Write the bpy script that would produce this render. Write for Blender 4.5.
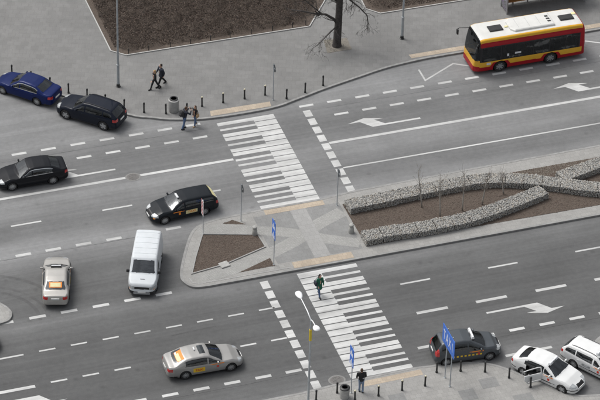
import bpy, bmesh, math, random
import numpy as np
from mathutils import Vector, Matrix

R = math.radians
random.seed(7)
rng = np.random.default_rng(11)
for o in list(bpy.data.objects):
    bpy.data.objects.remove(o, do_unlink=True)
scene = bpy.context.scene
COL = scene.collection

# ------------------------------------------------------------------ camera
# a long lens on a viewing terrace 120 m above the street
cam_d = bpy.data.cameras.new('camera')
cam = bpy.data.objects.new('camera', cam_d); COL.objects.link(cam)
YAW, PIT, ROLL = 0.33318116, 0.64185069, 0.02987943
Fv = Vector((math.sin(YAW)*math.cos(PIT), math.cos(YAW)*math.cos(PIT), -math.sin(PIT)))
R0 = Vector((math.cos(YAW), -math.sin(YAW), 0)); U0 = R0.cross(Fv)
Rv = R0*math.cos(ROLL) + U0*math.sin(ROLL); Uv = -R0*math.sin(ROLL) + U0*math.cos(ROLL)
cm = Matrix((Rv, Uv, -Fv)).transposed().to_4x4()
cm.translation = Vector((-52.6236, -152.0548, 120.2631))
cam.matrix_world = cm
cam_d.sensor_width = 36.0
cam_d.lens = 3081.795/600*36
cam_d.clip_start = 1.0
cam_d.clip_end = 3000
scene.camera = cam

# ------------------------------------------------------------------ sky, sun, exposure (overcast day)
SUN_EL, SUN_ROT = R(58), R(-40)
w = bpy.data.worlds.new('World'); scene.world = w; w.use_nodes = True
nt = w.node_tree
bg = nt.nodes['Background']
sky = nt.nodes.new('ShaderNodeTexSky'); sky.sky_type = 'NISHITA'; sky.sun_disc = False
sky.sun_elevation = SUN_EL; sky.sun_rotation = SUN_ROT; sky.dust_density = 6.0; sky.air_density = 1.2; sky.ozone_density = 1.0
hs = nt.nodes.new('ShaderNodeHueSaturation'); hs.inputs['Saturation'].default_value = 0.22
nt.links.new(sky.outputs[0], hs.inputs['Color'])
# broken overcast: cloud banks of uneven brightness over the whole sky
wtc = nt.nodes.new('ShaderNodeTexCoord'); wno = nt.nodes.new('ShaderNodeTexNoise'); wno.inputs['Scale'].default_value = 2.6; wno.inputs['Detail'].default_value = 6; wno.inputs['Distortion'].default_value = .4
wmr = nt.nodes.new('ShaderNodeMapRange'); wmr.inputs['From Min'].default_value = .32; wmr.inputs['From Max'].default_value = .68; wmr.inputs['To Min'].default_value = .45; wmr.inputs['To Max'].default_value = 1.55
wsc = nt.nodes.new('ShaderNodeVectorMath'); wsc.operation = 'SCALE'
nt.links.new(wtc.outputs['Generated'], wno.inputs['Vector']); nt.links.new(wno.outputs['Fac'], wmr.inputs['Value'])
# an overcast sky is brightest overhead and about a third of that at the horizon
wsx = nt.nodes.new('ShaderNodeSeparateXYZ'); nt.links.new(wtc.outputs['Generated'], wsx.inputs[0])
wgr = nt.nodes.new('ShaderNodeMapRange'); wgr.inputs['From Min'].default_value = 0; wgr.inputs['From Max'].default_value = 1; wgr.inputs['To Min'].default_value = .45; wgr.inputs['To Max'].default_value = 1.45
wmu = nt.nodes.new('ShaderNodeMath'); wmu.operation = 'MULTIPLY'
nt.links.new(wsx.outputs['Z'], wgr.inputs['Value']); nt.links.new(wgr.outputs[0], wmu.inputs[0]); nt.links.new(wmr.outputs[0], wmu.inputs[1])
nt.links.new(hs.outputs[0], wsc.inputs[0]); nt.links.new(wmu.outputs[0], wsc.inputs['Scale']); nt.links.new(wsc.outputs[0], bg.inputs['Color'])
bg.inputs['Strength'].default_value = 0.15
sun_d = bpy.data.lights.new('sun', 'SUN'); sun_d.energy = 1.25; sun_d.angle = R(28); sun_d.color = (1.0, 0.97, 0.92)
sun = bpy.data.objects.new('sun', sun_d); COL.objects.link(sun)
sd = Vector((math.sin(SUN_ROT)*math.cos(SUN_EL), math.cos(SUN_ROT)*math.cos(SUN_EL), math.sin(SUN_EL)))
sun.rotation_euler = sd.to_track_quat('Z', 'Y').to_euler()
sun.location = (-20, 40, 60)
vs = scene.view_settings
vs.view_transform = 'Standard'; vs.look = 'None'; vs.gamma = 1.0; vs.exposure = -0.10; vs.use_curve_mapping = False

# ------------------------------------------------------------------ helpers
class MB:
    def __init__(s): s.v = []; s.f = []
    def add(s, vs_, fs_):
        n = len(s.v); s.v.extend([tuple(p) for p in vs_]); s.f.extend([tuple(i+n for i in f) for f in fs_])
    def box(s, c, d, rz=0.0, M=None):
        x, y, z = d[0]/2, d[1]/2, d[2]/2
        ps = [Vector((a*x, b*y, e*z)) for e in (-1, 1) for a, b in ((-1, -1), (1, -1), (1, 1), (-1, 1))]
        m = Matrix.Translation(c) @ (M if M is not None else Matrix.Rotation(rz, 4, 'Z'))
        s.add([m @ p for p in ps], [(3, 2, 1, 0), (4, 5, 6, 7), (0, 1, 5, 4), (1, 2, 6, 5), (2, 3, 7, 6), (3, 0, 4, 7)])
    def rbox(s, c, d, r=0.03, rz=0.0):
        x, y, z = d[0]/2, d[1]/2, d[2]/2; m = Matrix.Translation(c) @ Matrix.Rotation(rz, 4, 'Z'); rings = []
        for zz, ins in ((-z, r), (-z+r, 0), (z-r, 0), (z, r)):
            rg = []
            for cx_, cy_, a0 in ((1, 1, 0), (-1, 1, 90), (-1, -1, 180), (1, -1, 270)):
                for k in range(4):
                    a = R(a0+30*k); rr = max(r*1.0, .001)
                    rg.append(m @ Vector((cx_*(x-rr)+(rr-ins)*math.cos(a), cy_*(y-rr)+(rr-ins)*math.sin(a), zz)))
            rings.append(rg)
        s.loft(rings)
    def loft(s, rings, cap=True, closed=True):
        n = len(rings[0]); b = len(s.v)
        for rg in rings: s.v.extend([tuple(p) for p in rg])
        for i in range(len(rings)-1):
            for j in range(n if closed else n-1):
                k = (j+1) % n; s.f.append((b+i*n+j, b+i*n+k, b+(i+1)*n+k, b+(i+1)*n+j))
        if cap:
            s.f.append(tuple(b+j for j in reversed(range(n)))); s.f.append(tuple(b+(len(rings)-1)*n+j for j in range(n)))
    def tube(s, pts, rad, n=8, cap=True):
        pts = [Vector(p) for p in pts]
        rad = rad if isinstance(rad, (list, tuple)) else [rad]*len(pts); rings = []; up = Vector((0.13, 0.21, 1)).normalized()
        for i, p in enumerate(pts):
            t = (pts[min(i+1, len(pts)-1)]-pts[max(i-1, 0)]).normalized()
            u = t.cross(up)
            if u.length < 1e-3: u = t.cross(Vector((1, 0, 0)))
            u.normalize(); v_ = t.cross(u)
            rings.append([p + (u*math.cos(2*math.pi*k/n)+v_*math.sin(2*math.pi*k/n))*rad[i] for k in range(n)])
        s.loft(rings, cap)
    def lathe(s, prof, n=16, c=(0, 0, 0), M=None, cap=True):
        m = Matrix.Translation(c) @ (M if M is not None else Matrix.Identity(4))
        s.loft([[m @ Vector((r*math.cos(2*math.pi*k/n), r*math.sin(2*math.pi*k/n), z)) for k in range(n)] for r, z in prof], cap)
    def poly(s, pts, z): 
        n = len(s.v); s.v.extend([(p[0], p[1], z) for p in pts]); s.f.append(tuple(range(n, n+len(pts))))
    def build(s, name, m=None, parent=None, smooth=False):
        me = bpy.data.meshes.new(name); me.from_pydata(s.v, [], s.f); me.validate(); me.update()
        return mobj(name, me, m, parent, smooth)

def mobj(name, me, m=None, parent=None, smooth=False):
    o = bpy.data.objects.new(name, me); COL.objects.link(o)
    if m is not None: me.materials.append(m)
    if smooth: me.polygons.foreach_set('use_smooth', [True]*len(me.polygons))
    if parent is not None: o.parent = parent
    return o

def smooth_angle(o, deg=40):
    me = o.data; me.polygons.foreach_set('use_smooth', [True]*len(me.polygons))
    try: me.set_sharp_from_angle(angle=R(deg))
    except Exception: pass
    return o

def tag(o, label=None, cat=None, group=None, kind=None):
    if label: o['label'] = label
    if cat: o['category'] = cat
    if group: o['group'] = group
    if kind: o['kind'] = kind
    return o

def thing(name, label, cat, loc=(0, 0, 0), rz=0.0, group=None):
    o = bpy.data.objects.new(name, None); COL.objects.link(o); o.empty_display_size = 0.2
    o.location = loc; o.rotation_euler = (0, 0, rz)
    return tag(o, label, cat, group)

def copy_tree(o, parent=None):
    c = o.copy(); COL.objects.link(c); c.parent = parent
    for ch in list(o.children): copy_tree(ch, c)
    return c

# ------------------------------------------------------------------ materials
def new_mat(name):
    m = bpy.data.materials.new(name); m.use_nodes = True
    return m, m.node_tree, m.node_tree.nodes['Principled BSDF']

def mat(name, col, rough=0.6, metal=0.0, var=0.12, scale=6.0, coat=0.0, bump=0.0, bscale=60.0, island=0.0, spec=None):
    """one base colour with a procedural mottling; optional per-piece variation and fine relief"""
    m, t, b = new_mat(name)
    tc = t.nodes.new('ShaderNodeTexCoord'); nz = t.nodes.new('ShaderNodeTexNoise')
    nz.inputs['Scale'].default_value = scale; nz.inputs['Detail'].default_value = 5
    t.links.new(tc.outputs['Object'], nz.inputs['Vector'])
    rp = t.nodes.new('ShaderNodeValToRGB'); e = rp.color_ramp.elements
    e[0].position = .3; e[1].position = .7
    e[0].color = tuple(c*(1-var) for c in col)+(1,); e[1].color = tuple(min(1, c*(1+var)) for c in col)+(1,)
    t.links.new(nz.outputs['Fac'], rp.inputs['Fac']); out = rp.outputs[0]
    if island:
        g = t.nodes.new('ShaderNodeNewGeometry'); mr = t.nodes.new('ShaderNodeMapRange')
        mr.inputs['To Min'].default_value = 1-island; mr.inputs['To Max'].default_value = 1+island
        t.links.new(g.outputs['Random Per Island'], mr.inputs['Value'])
        mx = t.nodes.new('ShaderNodeVectorMath'); mx.operation = 'SCALE'
        t.links.new(out, mx.inputs[0]); t.links.new(mr.outputs[0], mx.inputs['Scale']); out = mx.outputs[0]
    t.links.new(out, b.inputs['Base Color'])
    b.inputs['Roughness'].default_value = rough; b.inputs['Metallic'].default_value = metal
    b.inputs['Coat Weight'].default_value = coat; b.inputs['Coat Roughness'].default_value = 0.06
    if spec is not None: b.inputs['Specular IOR Level'].default_value = spec
    if bump:
        n2 = t.nodes.new('ShaderNodeTexNoise'); n2.inputs['Scale'].default_value = bscale; n2.inputs['Detail'].default_value = 4
        bp = t.nodes.new('ShaderNodeBump'); bp.inputs['Strength'].default_value = bump; bp.inputs['Distance'].default_value = 0.02
        t.links.new(tc.outputs['Object'], n2.inputs['Vector']); t.links.new(n2.outputs['Fac'], bp.inputs['Height']); t.links.new(bp.outputs[0], b.inputs['Normal'])
    return m

def asphalt(name, bands):
    """asphalt: grain, long wear streaks along the driving direction, patches of dust;
       bands = (y, tone) wear across the carriageway (polished wheel paths, dusty edges)"""
    m, t, b = new_mat(name); N = t.nodes; L = t.links
    tc = N.new('ShaderNodeTexCoord'); sep = N.new('ShaderNodeSeparateXYZ'); L.new(tc.outputs['Object'], sep.inputs[0])
    # wobble so that no band is ruler-straight
    wn = N.new('ShaderNodeTexNoise'); wn.inputs['Scale'].default_value = 0.10; wn.inputs['Detail'].default_value = 3
    L.new(tc.outputs['Object'], wn.inputs['Vector'])
    wo = N.new('ShaderNodeMath'); wo.operation = 'MULTIPLY_ADD'; wo.inputs[1].default_value = 1.6
    L.new(wn.outputs['Fac'], wo.inputs[0]); L.new(sep.outputs['Y'], wo.inputs[2])
    y0, y1 = bands[0][0], bands[-1][0]
    mr = N.new('ShaderNodeMapRange'); mr.inputs['From Min'].default_value = y0+.8; mr.inputs['From Max'].default_value = y1+.8
    L.new(wo.outputs[0], mr.inputs['Value'])
    rp = N.new('ShaderNodeValToRGB'); els = rp.color_ramp.elements
    while len(els) < len(bands): els.new(0.5)
    for e, (y, c) in zip(els, bands):
        e.position = (y-y0)/(y1-y0); e.color = (c*.985, c*1.0, c*1.012, 1)
    L.new(mr.outputs[0], rp.inputs['Fac'])
    def noise(sc, vec=None, detail=5, lo=.8, hi=1.2, a=.3, bb=.7):
        n = N.new('ShaderNodeTexNoise'); n.inputs['Scale'].default_value = sc; n.inputs['Detail'].default_value = detail
        if vec:
            mp = N.new('ShaderNodeMapping'); mp.inputs['Scale'].default_value = vec
            L.new(tc.outputs['Object'], mp.inputs[0]); L.new(mp.outputs[0], n.inputs['Vector'])
        else: L.new(tc.outputs['Object'], n.inputs['Vector'])
        q = N.new('ShaderNodeMapRange'); q.inputs['From Min'].default_value = a; q.inputs['From Max'].default_value = bb
        q.inputs['To Min'].default_value = lo; q.inputs['To Max'].default_value = hi
        L.new(n.outputs['Fac'], q.inputs['Value']); return q.outputs[0]
    col = rp.outputs[0]
    for s_ in (noise(1.0, (0.035, 1.5, 1), 6, .90, 1.10), noise(3.2, None, 8, .93, 1.07), noise(1.0, (.05, 6.0, 1), 5, .94, 1.06), noise(1.0, (.12, .5, 1), 4, .93, 1.07), noise(26, None, 3, .86, 1.14), noise(0.35, None, 6, .92, 1.08)):
        v = N.new('ShaderNodeVectorMath'); v.operation = 'SCALE'; L.new(col, v.inputs[0]); L.new(s_, v.inputs['Scale']); col = v.outputs[0]
    # tar-sealed cracks and small oil spots
    vo = N.new('ShaderNodeTexVoronoi'); vo.inputs['Scale'].default_value = 0.55; L.new(tc.outputs['Object'], vo.inputs['Vector'])
    q = N.new('ShaderNodeMapRange'); q.inputs['From Min'].default_value = .03; q.inputs['From Max'].default_value = .12
    q.inputs['To Min'].default_value = .82; q.inputs['To Max'].default_value = 1.0; L.new(vo.outputs['Distance'], q.inputs['Value'])
    v = N.new('ShaderNodeVectorMath'); v.operation = 'SCALE'; L.new(col, v.inputs[0]); L.new(q.outputs[0], v.inputs['Scale']); col = v.outputs[0]
    L.new(col, b.inputs['Base Color']); b.inputs['Roughness'].default_value = .85; b.inputs['Specular IOR Level'].default_value = .3
    n2 = N.new('ShaderNodeTexNoise'); n2.inputs['Scale'].default_value = 90; L.new(tc.outputs['Object'], n2.inputs['Vector'])
    bp = N.new('ShaderNodeBump'); bp.inputs['Strength'].default_value = .35; bp.inputs['Distance'].default_value = .01
    L.new(n2.outputs['Fac'], bp.inputs['Height']); L.new(bp.outputs[0], b.inputs['Normal'])
    return m

def paving(name, col, slab=(.5, .5), mortar=.8, var=.06, rz=0.0, patch=.06, bump=.3):
    """far paving: slabs too small to tell apart, so joints are relief in the material"""
    m, t, b = new_mat(name); N = t.nodes; L = t.links
    tc = N.new('ShaderNodeTexCoord'); mp = N.new('ShaderNodeMapping'); mp.inputs['Rotation'].default_value = (0, 0, rz)
    L.new(tc.outputs['Object'], mp.inputs[0])
    br = N.new('ShaderNodeTexBrick'); br.inputs['Scale'].default_value = 1.0
    br.inputs['Brick Width'].default_value = slab[0]; br.inputs['Row Height'].default_value = slab[1]
    br.inputs['Mortar Size'].default_value = .012; br.inputs['Mortar Smooth'].default_value = .3
    br.inputs['Color1'].default_value = tuple(c*(1-var) for c in col)+(1,); br.inputs['Color2'].default_value = tuple(c*(1+var) for c in col)+(1,)
    br.inputs['Mortar'].default_value = tuple(c*mortar for c in col)+(1,)
    L.new(mp.outputs[0], br.inputs['Vector']); out = br.outputs['Color']
    for sc, am in ((.22, patch), (1.6, patch*.7), (14, .06)):
        n = N.new('ShaderNodeTexNoise'); n.inputs['Scale'].default_value = sc; n.inputs['Detail'].default_value = 6
        L.new(tc.outputs['Object'], n.inputs['Vector'])
        q = N.new('ShaderNodeMapRange'); q.inputs['From Min'].default_value = .3; q.inputs['From Max'].default_value = .7
        q.inputs['To Min'].default_value = 1-am; q.inputs['To Max'].default_value = 1+am; L.new(n.outputs['Fac'], q.inputs['Value'])
        v = N.new('ShaderNodeVectorMath'); v.operation = 'SCALE'; L.new(out, v.inputs[0]); L.new(q.outputs[0], v.inputs['Scale']); out = v.outputs[0]
    L.new(out, b.inputs['Base Color']); b.inputs['Roughness'].default_value = .8
    bp = N.new('ShaderNodeBump'); bp.inputs['Strength'].default_value = bump; bp.inputs['Distance'].default_value = .01
    L.new(br.outputs['Fac'], bp.inputs['Height']); bp.invert = True; L.new(bp.outputs[0], b.inputs['Normal'])
    return m

def paint_line(name, col):
    m, t, b = new_mat(name); N = t.nodes; L = t.links
    tc = N.new('ShaderNodeTexCoord'); n = N.new('ShaderNodeTexNoise'); n.inputs['Scale'].default_value = 9; n.inputs['Detail'].default_value = 8; n.inputs['Roughness'].default_value = .7
    g = N.new('ShaderNodeNewGeometry'); L.new(g.outputs['Position'], n.inputs['Vector'])
    rp = N.new('ShaderNodeValToRGB'); e = rp.color_ramp.elements
    e[0].position = .26; e[1].position = .44; e[0].color = (.36, .36, .36, 1); e[1].color = tuple(col)+(1,)
    L.new(n.outputs['Fac'], rp.inputs['Fac'])
    n2 = N.new('ShaderNodeTexNoise'); n2.inputs['Scale'].default_value = 1.1; n2.inputs['Detail'].default_value = 4; L.new(g.outputs['Position'], n2.inputs['Vector'])
    q = N.new('ShaderNodeMapRange'); q.inputs['From Min'].default_value = .3; q.inputs['From Max'].default_value = .7; q.inputs['To Min'].default_value = .86; q.inputs['To Max'].default_value = 1.05
    L.new(n2.outputs['Fac'], q.inputs['Value']); v = N.new('ShaderNodeVectorMath'); v.operation = 'SCALE'
    L.new(rp.outputs[0], v.inputs[0]); L.new(q.outputs[0], v.inputs['Scale'])
    # tyres thin the paint in bands along the road
    mp = N.new('ShaderNodeMapping'); mp.inputs['Scale'].default_value = (.10, 1.25, 1); L.new(g.outputs['Position'], mp.inputs[0])
    n3 = N.new('ShaderNodeTexNoise'); n3.inputs['Scale'].default_value = 1.0; n3.inputs['Detail'].default_value = 7; n3.inputs['Roughness'].default_value = .65; L.new(mp.outputs[0], n3.inputs['Vector'])
    q3 = N.new('ShaderNodeMapRange'); q3.inputs['From Min'].default_value = .36; q3.inputs['From Max'].default_value = .58; q3.inputs['To Min'].default_value = .74; q3.inputs['To Max'].default_value = 1.03; L.new(n3.outputs['Fac'], q3.inputs['Value'])
    v3 = N.new('ShaderNodeVectorMath'); v3.operation = 'SCALE'; L.new(v.outputs[0], v3.inputs[0]); L.new(q3.outputs[0], v3.inputs['Scale']); L.new(v3.outputs[0], b.inputs['Base Color'])
    b.inputs['Roughness'].default_value = .7
    return m

def stones(name, cols, rough=.85):
    m, t, b = new_mat(name); N = t.nodes; L = t.links
    g = N.new('ShaderNodeNewGeometry'); rp = N.new('ShaderNodeValToRGB'); rp.color_ramp.interpolation = 'LINEAR'
    els = rp.color_ramp.elements
    while len(els) < len(cols): els.new(.5)
    for i, (e, c) in enumerate(zip(els, cols)):
        e.position = i/(len(cols)-1); e.color = tuple(c)+(1,)
    L.new(g.outputs['Random Per Island'], rp.inputs['Fac'])
    tc = N.new('ShaderNodeTexCoord'); n = N.new('ShaderNodeTexNoise'); n.inputs['Scale'].default_value = 12; n.inputs['Detail'].default_value = 4; L.new(tc.outputs['Object'], n.inputs['Vector'])
    q = N.new('ShaderNodeMapRange'); q.inputs['To Min'].default_value = .75; q.inputs['To Max'].default_value = 1.25; L.new(n.outputs['Fac'], q.inputs['Value'])
    v = N.new('ShaderNodeVectorMath'); v.operation = 'SCALE'; L.new(rp.outputs[0], v.inputs[0]); L.new(q.outputs[0], v.inputs['Scale']); L.new(v.outputs[0], b.inputs['Base Color'])
    b.inputs['Roughness'].default_value = rough
    return m

def car_paint(name, col, metal=0.0, rough=.4):
    return mat(name, col, rough, metal, var=.05, scale=1.5, coat=.30, spec=.05)

M = {}
M['road'] = asphalt('road_asphalt', [(-24, .14), (-18.6, .15), (-17.3, .10), (-14, .097), (-11, .095), (-9, .105), (-7.6, .145), (-6.5, .105), (-3, .115), (-.4, .24), (1.2, .155), (2.3, .145), (3.8, .19), (5.0, .20), (6.2, .15), (8.2, .14), (9.6, .175), (10.6, .21), (14, .205), (30, .20)])
M['plaza'] = paving('plaza_paving', (.176, .176, .173), (.5, .5), .84, .055, R(20), .11)
M['island'] = paving('island_paving', (.275, .272, .262), (.35, .35), .82, .06, 0, .08)
M['island_dark'] = paving('island_dark_paving', (.21, .212, .21), (.35, .35), .85, .05, 0, .06)
M['setts'] = paving('granite_setts', (.30, .30, .29), (.10, .10), .80, .09, R(12), .08, .5)
M['strip'] = paving('strip_paving', (.29, .29, .285), (.4, .4), .82, .05, 0, .05)
M['tactile'] = paving('tactile_paving', (.385, .325, .255), (.3, .3), .8, .08, 0, .1)
M['kerb'] = mat('kerb_granite', (.25, .25, .245), .8, var=.18, scale=3, bump=.2)
M['bed_kerb'] = mat('bed_kerb_concrete', (.40, .40, .39), .8, var=.12, scale=3)
M['white_line'] = paint_line('road_paint', (.53, .535, .53))
M['soil'] = mat('soil', (.088, .069, .056), .95, var=.25, scale=9, bump=.6, bscale=30)
M['mulch'] = stones('bark_mulch', [(.080, .060, .049), (.102, .076, .061), (.118, .090, .073), (.090, .069, .057), (.132, .104, .086)], .95)
M['verge'] = stones('gravel_soil', [(.10, .085, .07), (.18, .155, .13), (.14, .12, .10), (.26, .24, .21)], .95)
M['gabion'] = stones('gabion_stone', [(.30, .297, .28), (.37, .362, .34), (.23, .228, .22), (.42, .412, .39), (.32, .31, .285), (.27, .275, .275), (.43, .42, .395), (.33, .295, .25), (.25, .247, .24)])
M['gabion_core'] = mat('gabion_core', (.09, .09, .088), .95, var=.3, scale=10)
M['hedge'] = stones('dry_hedge', [(.075, .060, .050), (.115, .088, .070), (.058, .050, .046), (.135, .095, .076), (.09, .076, .066), (.165, .125, .10)], .9)
M['bark'] = mat('bark', (.055, .05, .047), .95, var=.3, scale=7, bump=.8, bscale=25)
M['twig'] = mat('twig', (.20, .175, .15), .9, var=.25, scale=5)
M['sap_bark'] = mat('sapling_bark', (.34, .32, .29), .9, var=.3, scale=8)
M['black_metal'] = mat('black_metal', (.022, .023, .024), .45, .0, var=.2, scale=5)
M['pale_cap'] = mat('pale_cap', (.62, .58, .42), .6, var=.1)
M['galv'] = mat('galvanised', (.37, .40, .42), .55, .1, var=.12, scale=4)
M['grey_metal'] = mat('grey_metal', (.30, .31, .32), .55, .2, var=.1)
M['lamp_white'] = mat('lamp_white', (.78, .80, .82), .35, var=.04)
M['yellow_band'] = mat('yellow_band', (.62, .47, .03), .6, var=.08)
M['concrete'] = mat('concrete', (.36, .36, .35), .85, var=.15, scale=5, bump=.3)
M['pale_concrete'] = mat('pale_concrete', (.35, .35, .335), .85, var=.12, scale=5, bump=.3)
M['cast_iron'] = mat('cast_iron', (.16, .155, .15), .75, .2, var=.2, scale=14, bump=.5)
M['sign_blue'] = mat('sign_blue', (.03, .145, .58), .4, var=.08)
M['sign_white'] = mat('sign_white', (.72, .74, .76), .45, var=.05)
M['sign_red'] = mat('sign_red', (.50, .03, .03), .45, var=.06)
M['sign_back'] = mat('sign_back', (.13, .14, .15), .55, .3, var=.1)
# vehicles
M['glass'] = mat('vehicle_glass', (.012, .018, .024), .04, var=.2, spec=.5)
M['glass_bus'] = mat('bus_glass', (.012, .014, .017), .12, var=.3, scale=1.2, spec=.5)
def see_through(name, tint, ior):
    m, t, b = new_mat(name); N = t.nodes; L = t.links; N.remove(b)
    tr = N.new('ShaderNodeBsdfTransparent'); tr.inputs['Color'].default_value = tint+(1,)
    gl = N.new('ShaderNodeBsdfGlossy'); gl.inputs['Roughness'].default_value = .02; gl.inputs['Color'].default_value = (.92, .96, 1, 1)
    fr = N.new('ShaderNodeFresnel'); fr.inputs['IOR'].default_value = ior; mx = N.new('ShaderNodeMixShader')
    tc = N.new('ShaderNodeTexCoord'); n = N.new('ShaderNodeTexNoise'); n.inputs['Scale'].default_value = 1.6; n.inputs['Detail'].default_value = 3; L.new(tc.outputs['Object'], n.inputs['Vector'])
    bp = N.new('ShaderNodeBump'); bp.inputs['Strength'].default_value = .25; bp.inputs['Distance'].default_value = .05; L.new(n.outputs['Fac'], bp.inputs['Height']); L.new(bp.outputs[0], gl.inputs['Normal'])
    L.new(fr.outputs[0], mx.inputs[0]); L.new(tr.outputs[0], mx.inputs[1]); L.new(gl.outputs[0], mx.inputs[2]); L.new(mx.outputs[0], N['Material Output'].inputs[0])
    return m
M['glass'] = see_through('vehicle_glass', (.30, .34, .35), 1.95)
M['glass_bus'] = see_through('bus_glass', (.26, .29, .30), 1.6)
M['tyre'] = mat('tyre_rubber', (.02, .02, .021), .85, var=.15)
M['rim'] = mat('alloy_rim', (.42, .43, .44), .4, .6, var=.08)
M['well'] = mat('wheel_well', (.008, .008, .008), .95, var=.1)
M['trim'] = mat('black_trim', (.018, .018, .02), .5, var=.1)
M['chrome'] = mat('chrome_trim', (.62, .63, .64), .2, .9, var=.05)
M['headlight'] = mat('headlight_glass', (.42, .44, .45), .15, .2, var=.1, coat=1)
M['taillight'] = mat('taillight_glass', (.42, .012, .012), .2, var=.1, coat=1)
M['indicator'] = mat('indicator_glass', (.75, .28, .04), .2, var=.1, coat=1)
M['plate'] = mat('plate_white', (.72, .73, .72), .5, var=.04)
M['interior'] = mat('dark_upholstery', (.05, .05, .053), .9, var=.2)
M['seat_cloth'] = mat('seat_cloth', (.12, .12, .125), .9, var=.2)
M['orange'] = mat('orange_sticker', (.80, .25, .03), .5, var=.08)
M['yellow'] = mat('yellow_sticker', (.78, .52, .03), .5, var=.06)
M['cream'] = mat('cream_sticker', (.72, .66, .36), .5, var=.06)
M['red_sticker'] = mat('red_sticker', (.62, .05, .03), .5, var=.06)
M['green_sticker'] = mat('green_sticker', (.25, .45, .12), .5, var=.1)
M['p_blue'] = car_paint('blue_paint', (.007, .016, .085), .15)
M['p_black'] = car_paint('black_paint', (.012, .013, .016))
M['p_navy'] = car_paint('blue_black_paint', (.010, .013, .022))
M['p_dark'] = car_paint('charcoal_paint', (.013, .016, .020))
M['p_white'] = car_paint('white_paint', (.66, .67, .67))
M['p_vanwhite'] = car_paint('van_white_paint', (.57, .60, .625))
M['p_silver'] = car_paint('silver_paint', (.37, .365, .355), .4, .34)
M['p_beige'] = car_paint('pale_silver_paint', (.43, .42, .40), .35, .34)
M['p_grey'] = car_paint('dark_grey_paint', (.085, .095, .105), .3, .38)
M['b_white'] = mat('bus_white', (.60, .60, .58), .45, var=.06, scale=2)
M['b_yellow'] = mat('bus_yellow', (.74, .40, .015), .35, var=.06, scale=2, coat=.5)
M['b_red'] = mat('bus_red', (.36, .010, .018), .4, var=.06, scale=2, coat=.25, spec=.15)
M['verge_soil'] = mat('pit_soil', (.185, .172, .148), .95, var=.2, scale=6, bump=.5)
M['sh_glass'] = mat('shelter_glass', (.10, .115, .115), .08, var=.2, scale=1.5, spec=.5)
M['bench_wood'] = mat('bench_wood', (.42, .20, .07), .6, var=.15, scale=4)
def graffiti():
    m, t, b = new_mat('graffiti_panel'); N = t.nodes; L = t.links
    tc = N.new('ShaderNodeTexCoord'); n = N.new('ShaderNodeTexNoise'); n.inputs['Scale'].default_value = 3.2; n.inputs['Detail'].default_value = 3; n.inputs['Distortion'].default_value = 1.6
    L.new(tc.outputs['Object'], n.inputs['Vector']); rp = N.new('ShaderNodeValToRGB'); rp.color_ramp.interpolation = 'CONSTANT'; els = rp.color_ramp.elements
    cols = [(0, (.16, .17, .175)), (.42, (.05, .05, .06)), (.47, (.32, .33, .34)), (.53, (.26, .13, .34)), (.58, (.09, .09, .10)), (.63, (.20, .205, .21))]
    while len(els) < len(cols): els.new(.5)
    for e, (p, c) in zip(els, cols): e.position = p; e.color = c+(1,)
    L.new(n.outputs['Fac'], rp.inputs['Fac']); L.new(rp.outputs[0], b.inputs['Base Color']); b.inputs['Roughness'].default_value = .4
    return m
M['graffiti'] = graffiti()
# ------------------------------------------------------------------ the setting
KZ, PZ = .13, .12            # kerb top, pavement top

def catmull(pts, n=5, closed=False):
    out = []; N_ = len(pts)
    for i in range(N_ if closed else N_-1):
        p = [Vector((*pts[(i+k) % N_ if closed else min(max(i+k, 0), N_-1)], 0)) for k in (-1, 0, 1, 2)]
        for j in range(n):
            t = j/n
            q = .5*((2*p[1])+(p[2]-p[0])*t+(2*p[0]-5*p[1]+4*p[2]-p[3])*t*t+(3*p[1]-p[0]-3*p[2]+p[3])*t**3)
            out.append((q.x, q.y))
    if not closed: out.append(tuple(pts[-1]))
    return out

def offset(pl, d, closed=False):
    out = []; n = len(pl)
    for i in range(n):
        a = Vector(pl[(i-1) % n] if closed else pl[max(i-1, 0)]); b = Vector(pl[i]); c = Vector(pl[(i+1) % n] if closed else pl[min(i+1, n-1)])
        t1 = (b-a).normalized() if (b-a).length > 1e-6 else (c-b).normalized(); t2 = (c-b).normalized() if (c-b).length > 1e-6 else t1
        n1 = Vector((-t1.y, t1.x)); n2 = Vector((-t2.y, t2.x)); m_ = (n1+n2).normalized(); k = d/max(.4, m_.dot(n1))
        out.append((b.x+m_.x*k, b.y+m_.y*k))
    return out

def strip3d(pl, d0, d1, z0, z1, closed=False):
    """a low wall of rectangular section along a polyline, between offsets d0 and d1"""
    a = offset(pl, d0, closed); b = offset(pl, d1, closed); mb = MB()
    rings = [[(p[0], p[1], z0), (p[0], p[1], z1), (q[0], q[1], z1), (q[0], q[1], z0)] for p, q in zip(a, b)]
    if closed: rings.append(rings[0])
    mb.loft(rings, cap=not closed); return mb

def sheet(name, pts, z, m, parent=None, kind=None):
    mb = MB(); mb.poly(pts, z); o = mb.build(name, m, parent)
    bm = bmesh.new(); bm.from_mesh(o.data); bmesh.ops.triangulate(bm, faces=bm.faces[:]); bmesh.ops.recalc_face_normals(bm, faces=bm.faces[:])
    if bm.faces and sum(f.normal.z for f in bm.faces) < 0: bmesh.ops.reverse_faces(bm, faces=bm.faces[:])
    bm.to_mesh(o.data); bm.free()
    if kind: o['kind'] = kind
    return o

road = sheet('road', [(-900, -900), (900, -900), (900, 900), (-900, 900)], 0, M['road'], kind='structure')
tag(road, 'grey asphalt of the wide dual carriageway and its side street')

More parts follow.
